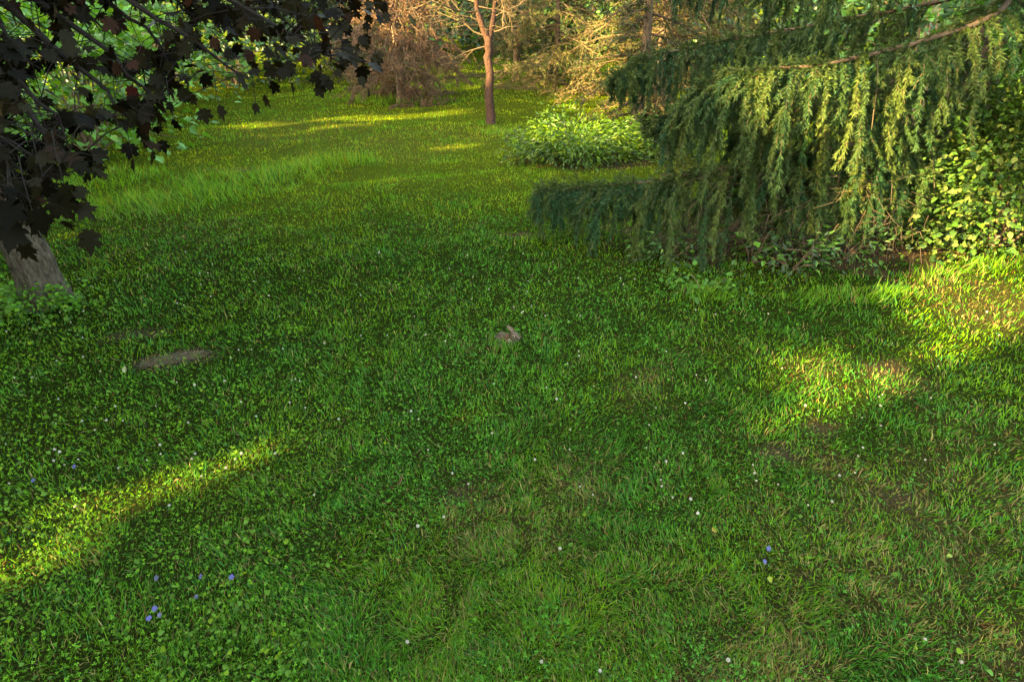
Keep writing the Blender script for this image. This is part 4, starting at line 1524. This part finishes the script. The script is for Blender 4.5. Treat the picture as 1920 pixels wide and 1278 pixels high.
    nm = bpy.data.meshes.new('nose')
    bmN.to_mesh(nm)
    bmN.free()
    nm.color_attributes.new('Col', 'FLOAT_COLOR', 'POINT').data.foreach_set('color', np.tile([0.09, 0.05, 0.045, 1], len(nm.vertices)).astype(np.float32))
    nm.materials.append(M_FUR)
    obj('nose', nm, t)
    for s in (-1, 1):
        tb = []
        for k in range(4):
            a0 = np.array(hp((0.080, s * 0.011, 0.088 + 0.002 * k)))
            tb.append(tube(np.array([a0, a0 + [0.006, s * 0.02, 0.002 - 0.002 * k], a0 + [0.004, s * 0.038, -0.004 * k]]), [0.0003, 0.0002, 0.0001], 3, (0.2, 0.18, 0.15)))
        V, F, C = join(tb)
        obj('whiskers', mesh('whiskers', V, F, C, M_FUR), t, 'stuff')


build_rabbit()

# ------------------------------------------------------------------ flowers and small litter on the lawn
def clover_head():
    """round head of many small upright florets"""
    V, F, C = [], [], []
    m = 44
    for k in range(m):
        f = (k + 0.5) / m
        z = 1 - 1.75 * f
        r = math.sqrt(max(0, 1 - z * z))
        a = k * 2.39996
        n = np.array([r * math.cos(a), r * math.sin(a), z])
        s1 = nrm(np.cross(n, [0.3, 0.2, 0.93]))
        o = len(V)
        tip = n * 1.12 + np.array([0, 0, 0.18])
        V += list(np.array([n * 0.45 - s1 * 0.10, n * 0.45 + s1 * 0.10, n * 0.8 + s1 * 0.2, tip, n * 0.8 - s1 * 0.2]))
        F += [(o, o + 1, o + 2), (o, o + 2, o + 4), (o + 4, o + 2, o + 3)]
        c = np.array([0.46, 0.46, 0.38]) * (0.7 + 0.35 * rng.random()) if z > -0.3 else np.array([0.45, 0.36, 0.24])
        C += [c] * 5
    o = len(V)
    V += [np.array(q) * 0.86 for q in ((1, 0, 0), (-1, 0, 0), (0, 1, 0), (0, -1, 0), (0, 0, 1.1), (0, 0, -0.8))]
    F += [(o, o + 2, o + 4), (o + 2, o + 1, o + 4), (o + 1, o + 3, o + 4), (o + 3, o, o + 4), (o + 2, o, o + 5), (o + 1, o + 2, o + 5), (o + 3, o + 1, o + 5), (o, o + 3, o + 5)]
    C += [np.array([0.42, 0.42, 0.33])] * 6
    return np.array(V), np.array(F), np.array(C)


def build_white_clover():
    V, F, C = clover_head()
    heads = [mesh('flower_head', V, F, C * [1, 1, 1], M_PETAL), mesh('flower_head', V * [1.0, 1.0, 0.8], F, C * [1.0, 0.93, 0.85], M_PETAL)]
    S = tube(np.array([(0, 0, -0.01), (0.002, 0.001, 0.5), (0, 0, 1.0)]), [0.035, 0.03, 0.03], 4, (0.07, 0.14, 0.03))
    stem = mesh('stem', S[0], S[1], S[2], M_CLOVER)
    named = [(1003, 862), (1068, 843), (764, 1203), (1015, 1240), (1125, 1257), (1365, 1237), (1735, 1197), (1803, 1240), (1295, 935), (1560, 940), (1050, 1027), (783, 985), (832, 968), (365, 722), (1745, 746), (1510, 760), (1285, 755), (1308, 962)]
    NEAR = ['white clover flower in the mid lawn, lower of a pair straight below the rabbit', 'white clover flower in the mid lawn, upper of a pair straight below the rabbit',
            'white clover flower near the bottom edge, first from the violet trio', 'white clover flower near the bottom edge, second from the violet trio', 'white clover flower near the bottom edge, third from the violet trio',
            'white clover flower near the bottom edge below the pair of violets', 'white clover flower at the dry bottom corner, upper of two', 'white clover flower at the dry bottom corner, lower of two',
            'white clover flower above the pair of violets, upper of two', 'white clover flower standing alone below the bare brown soil spot', 'white clover flower standing alone in the tawny dry patch of the near lawn',
            'white clover flower left of the tawny dry patch, lower of two', 'white clover flower left of the tawny dry patch, upper of two', 'white clover flower right beside the grey soil mound',
            'white clover flower just past the small sunlit oval', 'white clover flower inside the small sunlit oval', 'white clover flower just before the small sunlit oval', 'white clover flower above the pair of violets, lower of two']
    pts = list(named)
    while len(pts) < 190:
        px, py = rng.random() * 1920, 470 + 480 * rng.random() ** 1.5
        g = G(px, py)
        if clover_amt(g[0], g[1]) * 0.9 + 0.12 > rng.random() and bare(g[0], g[1]) < 0.2:
            if 880 < px < 1000 and 600 < py < 670:
                continue
            if px > 1200 and py < 560:
                continue
            pts.append((px, py))
    for k, (px, py) in enumerate(pts):
        g = G(px, py)
        h = 0.035 + 0.03 * rng.random()
        r = (0.0036 + 0.0026 * rng.random()) if k >= len(named) else (0.0050 + 0.0018 * rng.random())
        w = at(px, py, 1.0) - EYE
        g = g - w / abs(w[2]) * h            # the head, not the foot, is what shows at that spot
        z = Hgt(g[0], g[1])
        lab = NEAR[k] if k < len(named) else 'tiny white clover flower head, one of many speckling the lawn'
        t = thing('white_clover_flower', (g[0], g[1], z), lab, 'flower', 'white clover flowers dotted over the lawn')
        hd = obj('flower_head', heads[int(rng.random() < 0.3)], t)
        hd.location = (0, 0, h)
        hd.scale = (r, r, r)
        hd.rotation_euler = (rng.normal(0, 0.3), rng.normal(0, 0.3), rng.random() * 6.28)
        st = obj('stem', stem, t)
        st.scale = (0.03, 0.03, h)


build_white_clover()


def build_violets():
    pts = [(290, 1140, 'blue violet flower, largest of the trio in the near grass corner'), (279, 1158, 'lower blue violet flower beside the largest one in the near grass corner'), (299, 1152, 'small pale violet flower tucked under the largest of its trio'),
           (376, 1080, 'single blue violet flower above the trio, upper of two'), (434, 1081, 'blue violet flower furthest along its row of four'), (293, 1083, 'faded violet flower in the grass straight above the trio'), (368, 1118, 'pale grey blue violet flower just below the upper one'),
           (62, 900, 'blue violet flower at the very edge of the lawn'), (139, 874, 'blue violet flower near the lawn edge, the higher one'), (1441, 1028, 'upper of two violets in the dry grass'), (1434, 1052, 'lower of two violets in the dry grass')]
    P, F = leaflet(0.42, 0.0, 0.2)
    Vs, Fs = [], []
    for k in range(5):
        a = k * 2 * math.pi / 5
        R = np.array([[math.cos(a), -math.sin(a), 0], [math.sin(a), math.cos(a), 0], [0, 0, 1]])
        Vs.append(P @ R.T)
        Fs.append(F + 8 * k)
    S = tube(np.array([(0, 0, -0.01), (0.002, 0.001, 0.5), (0, 0, 1.0)]), [0.035, 0.03, 0.03], 4, (0.07, 0.14, 0.03))
    stem = mesh('stem', S[0], S[1], S[2], M_CLOVER)
    fl = [mesh('blossom', np.vstack(Vs), np.vstack(Fs), c, M_PETAL) for c in ((0.085, 0.09, 0.24), (0.10, 0.11, 0.18))]
    for k, (px, py, lab) in enumerate(pts):
        g = G(px, py)
        h = 0.05
        w = at(px, py, 1.0) - EYE
        g = g - w / abs(w[2]) * h
        t = thing('violet_flower', (g[0], g[1], Hgt(g[0], g[1])), lab, 'flower', 'blue violets in the lawn')
        o = obj('blossom', fl[1 if 'pale' in lab or 'faded' in lab else 0], t)
        o.location = (0, 0, h)
        o.scale = (0.008 + 0.002 * rng.random(),) * 3
        o.rotation_euler = (0.55 + rng.normal(0, 0.2), rng.normal(0, 0.2), 0)
        s = obj('stem', stem, t)
        s.scale = (0.03, 0.03, h)


build_violets()


def build_litter():
    T, F = oval_leaf(0.3, 0.2)
    leaves = [(1340, 1012, 'yellow leaf lying in the near grass', (0.36, 0.30, 0.03), 0.035), (1437, 1094, 'lime green leaf lying below the pair of violets', (0.26, 0.34, 0.03), 0.035),
              (1775, 1055, 'lime green leaf lying in the dry grass close to the lawn corner', (0.26, 0.34, 0.03), 0.032), (610, 803, 'small lime leaf lying in the mid lawn', (0.22, 0.32, 0.03), 0.035),
              (343, 912, 'tan dead leaf lying in the faint sun streak', (0.32, 0.20, 0.08), 0.04), (240, 712, 'pale narrow leaf standing at the soil mound edge', (0.30, 0.36, 0.16), 0.05), (668, 1250, 'tan dead leaf lying at the lawn bottom edge', (0.34, 0.25, 0.10), 0.04)]
    for px, py, lab, c, sz in leaves:
        g = G(px, py)
        o = obj('fallen_leaf', mesh('fallen_leaf', T * sz * 0.75, F, np.array(c) * 0.7, M_LEAF))
        o.location = g + np.array([0, 0, 0.045])
        o.rotation_euler = (rng.normal(0, 0.4) + (1.0 if 'standing' in lab else 0), rng.normal(0, 0.4), rng.random() * 6)
        tag(o, lab, 'leaf')
    # stubby brown twig
    g = G(750, 905)
    V, F, C = tube(wobble(np.array([(0, 0, 0), (0.01, 0.02, 0.012), (0.014, 0.045, 0.02), (0.02, 0.07, 0.022)]), 0.002), [0.004, 0.0045, 0.004, 0.002], 7, (0.10, 0.05, 0.028))
    o = obj('broken_twig', mesh('broken_twig', V, F, C, M_DRY, True))
    o.location = g + np.array([0, -0.02, 0.015])
    o.scale = (0.6, 0.6, 0.6)
    tag(o, 'short reddish brown twig stub poking from the mid lawn', 'twig')
    g = G(1560, 497)
    for k, (dx, dy, ln, a) in enumerate([(-0.1, 0.02, 0.55, 2.9), (0.1, 0.1, 0.5, 2.6)]):
        P = np.array([(f * ln * math.cos(a), f * ln * math.sin(a) * 0.4, 0.05 + 0.05 * math.sin(3 * f)) for f in np.linspace(0, 1, 8)])
        V, F, C = tube(wobble(P, 0.008), np.linspace(0.008, 0.003, 8), 6, (0.17, 0.12, 0.075))
        o = obj('fallen_branch', mesh('fallen_branch', V, F, C, M_DRY, True))
        o.location = g + np.array([dx, dy, 0.02])
        tag(o, ['grey fallen branch on the ground under the spruce skirt', 'shorter fallen branch just behind under the spruce skirt'][k], 'branch')


build_litter()
